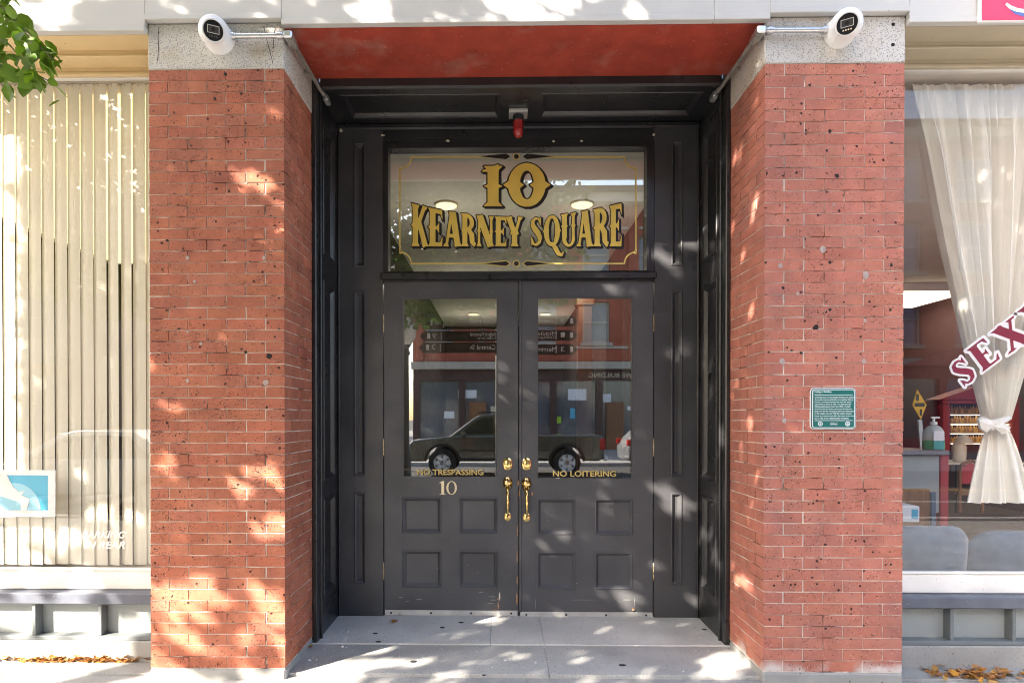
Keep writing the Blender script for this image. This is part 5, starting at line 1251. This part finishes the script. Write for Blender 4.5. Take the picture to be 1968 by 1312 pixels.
for k, (x_, y_) in enumerate(trunks):
    P = LP[own == bool(k)]
    t = thing('street_tree', ('leafy street tree whose branch hangs into the top left corner' if k == 0 else 'leafy street tree further along the kerb to the left'), 'tree', (x_, y_, 0), group='street trees')
    MB().tube([(0, 0, -.1), (.02, 0, .3), (.0, .03, 1.4), (.04, .02, 2.6), (.02, .1, 3.6), (.1, .2, 5.2), (.1, .2, 6.6)], [.20, .16, .135, .125, .11, .07, .03], 12).build('trunk', 'bark', t)
    r_ = random.Random(k+3)
    for j in range(9):
        q = Vector(P[r_.randrange(len(P))])-Vector((x_, y_, 0)); z0_ = min(q.z-.3, 2.7+.35*j); s0 = Vector((.03, .05, max(2.4, z0_)))
        mid = s0.lerp(q, .5)+Vector((0, 0, .25)); MB().tube([s0, s0.lerp(mid, .6)+Vector((0, 0, .1)), mid, q], [.06, .045, .03, .008], 7).build('limb', 'bark', t)
    if k == 0:      # the branch that hangs into view
        pts = [Vector((.05, .1, 3.4)), Vector((.2, 1.4, 4.5)), Vector((.28, 2.8, 4.75)), Vector((.36, 3.55, 4.35))]
        MB().tube(pts, [.055, .04, .028, .012], 8).build('limb', 'bark', t)
        rr = random.Random(5); tw_pts = []
        for (pxs) in ([(-70, -60), (10, 20), (48, 60), (72, 85), (104, 118)], [(-80, -20), (-10, 55), (30, 100), (65, 140), (100, 160)], [(-80, 40), (-30, 90), (-5, 120), (10, 150)], [(-60, -90), (0, -30), (20, 25), (40, 45)]):
            Yb_ = -.35-rr.random()*.5
            P3 = [at(x2, y2, Yb_-.03*i)-Vector((x_, y_, 0)) for i, (x2, y2) in enumerate(pxs)]
            MB().tube([pts[-1]]+P3, [.010]+[.0045-.0006*i for i in range(len(P3))], 6).build('twig', 'bark', t)
            for a, c in zip(P3[:-1], P3[1:]):
                for _ in range(17):
                    f_ = rr.random(); tw_pts.append(a.lerp(c, f_)+Vector((rr.uniform(-.035, .03), rr.uniform(-.08, .08), rr.uniform(-.05, .03))))
        P = np.concatenate([P-np.array([x_, y_, 0])]); me = leaf_mesh(P, .105, 'crown', seed=k); obj('crown', me, t)
        lv = [leaf_mesh(np.zeros((1, 3)), .078, 'leaf', droop=.85, seed=20+i) for i in range(14)]
        for v in tw_pts:
            o = obj('leaf', rr.choice(lv), t, v); o.rotation_euler = (rr.uniform(-.2, .2), rr.uniform(-.2, .2), rr.uniform(-.6, .6)); sc_ = rr.uniform(.75, 1.15); o.scale = (sc_, sc_, sc_)
    else:
        obj('crown', leaf_mesh(P-np.array([x_, y_, 0]), .105, 'crown', seed=k), t)

# ------------------------------------------------------------------ fallen leaves and crumbs
def litter(name, label, spots, n, size, mat, spread, seed):
    r_ = random.Random(seed); m = MB()
    for _ in range(n):
        px, py = r_.choice(spots); z_ = .004
        px += r_.gauss(0, spread[0]); py += r_.gauss(0, spread[1])
        Yg = CAM[1]+F*(CAM[2]-z_)/(py-805); Yg = min(Yg, .20); p = at(px, py, Yg)
        if abs(p.x) < XE-.0 and Yg > -.01: p.x = math.copysign(XE+.02, p.x) if abs(p.x) > XO else p.x
        k = 7; az = r_.uniform(0, 6.28); s2 = size*r_.uniform(.5, 1.3); L = .004+abs(r_.gauss(0, .012)); vs = []
        t1, t2 = r_.uniform(-.5, .5), r_.uniform(-.4, .4)
        for i in range(k):
            a = 2*math.pi*i/k; rr_ = s2*(r_.uniform(.35, 1.) if i % 2 else 1.); x_, y_ = rr_*math.cos(a), rr_*math.sin(a)*.6
            vs.append((p.x+x_*math.cos(az)-y_*math.sin(az), Yg+x_*math.sin(az)+y_*math.cos(az), z_+L+max(-L*.8, x_*t1+y_*t2+r_.uniform(-.2, .35)*s2*.6)))
        c_ = sum((Vector(v) for v in vs), Vector())/k+Vector((0, 0, -s2*.12))
        m.add(vs+[tuple(c_)], [(i, (i+1) % k, k) for i in range(k)])
    o = m.build(name, mat); tag(o, label, 'leaves', kind='stuff'); return o
litter('fallen_leaves', 'drift of dry orange leaves on the pavement under the left window ledge', [(25, 1263), (60, 1261), (95, 1260), (120, 1257), (140, 1262), (165, 1265), (180, 1258), (200, 1264), (225, 1266), (250, 1262), (110, 1266)], 230, .027, 'dry_leaf', (20, 4.5), 4)
litter('fallen_leaf_drift', 'scatter of dry brown leaves on the pavement under the right window ledge', [(1800, 1289), (1830, 1295), (1860, 1290), (1885, 1292), (1905, 1296), (1930, 1292), (1955, 1296)], 110, .030, 'dry_leaf', (20, 5), 8)
def crumbs(name, label, n, seed):
    r_ = random.Random(seed); m = MB()
    for _ in range(n):
        x_, y_ = r_.uniform(-1.25, 1.25), r_.uniform(.06, 1.0); z_ = .019 if y_ > .488 else .012; s2 = abs(r_.gauss(.003, .0025))+.001
        if r_.random() < .4: x_ = r_.choice((-1, 1))*r_.uniform(1.1, 1.3)
        m.add([(x_-s2, y_-s2, z_+.0005), (x_+s2, y_-s2*.7, z_+.0005), (x_+s2*.6, y_+s2, z_+.0005), (x_, y_, z_+s2)], [(0, 1, 3), (1, 2, 3), (2, 0, 3)])
    tag(m.build(name, 'crumb'), label, 'debris', kind='stuff')
crumbs('floor_crumbs', 'pale crumbs and grit scattered over the entrance floor slabs', 170, 3)
for i, (px, py, mt, lab) in enumerate(((757, 1197, 'dry_leaf', 'curled brown leaf on the entrance floor near the left door'), (663, 1182, 'dry_leaf', 'dry leaf lying in the left corner of the entrance'), (773, 1183, 'leaf', 'small green leaf at the foot of the left door'), (595, 1247, 'dry_leaf', 'brown leaf beside the base of the left pier'))):
    Yg = CAM[1]+F*(CAM[2]-.02)/(py-805); p = at(px, py, Yg); r_ = random.Random(i); m = MB(); k = 8
    vs = [(p.x+.035*math.cos(6.283*j/k)*r_.uniform(.5, 1), Yg+.03*math.sin(6.283*j/k)*r_.uniform(.5, 1), .024+r_.uniform(0, .02)) for j in range(k)]
    m.add(vs+[(p.x, Yg, .021)], [(j, (j+1) % k, k) for j in range(k)]); tag(m.build('single_leaf', mt), lab, 'leaf', 'single leaves on the entrance floor')
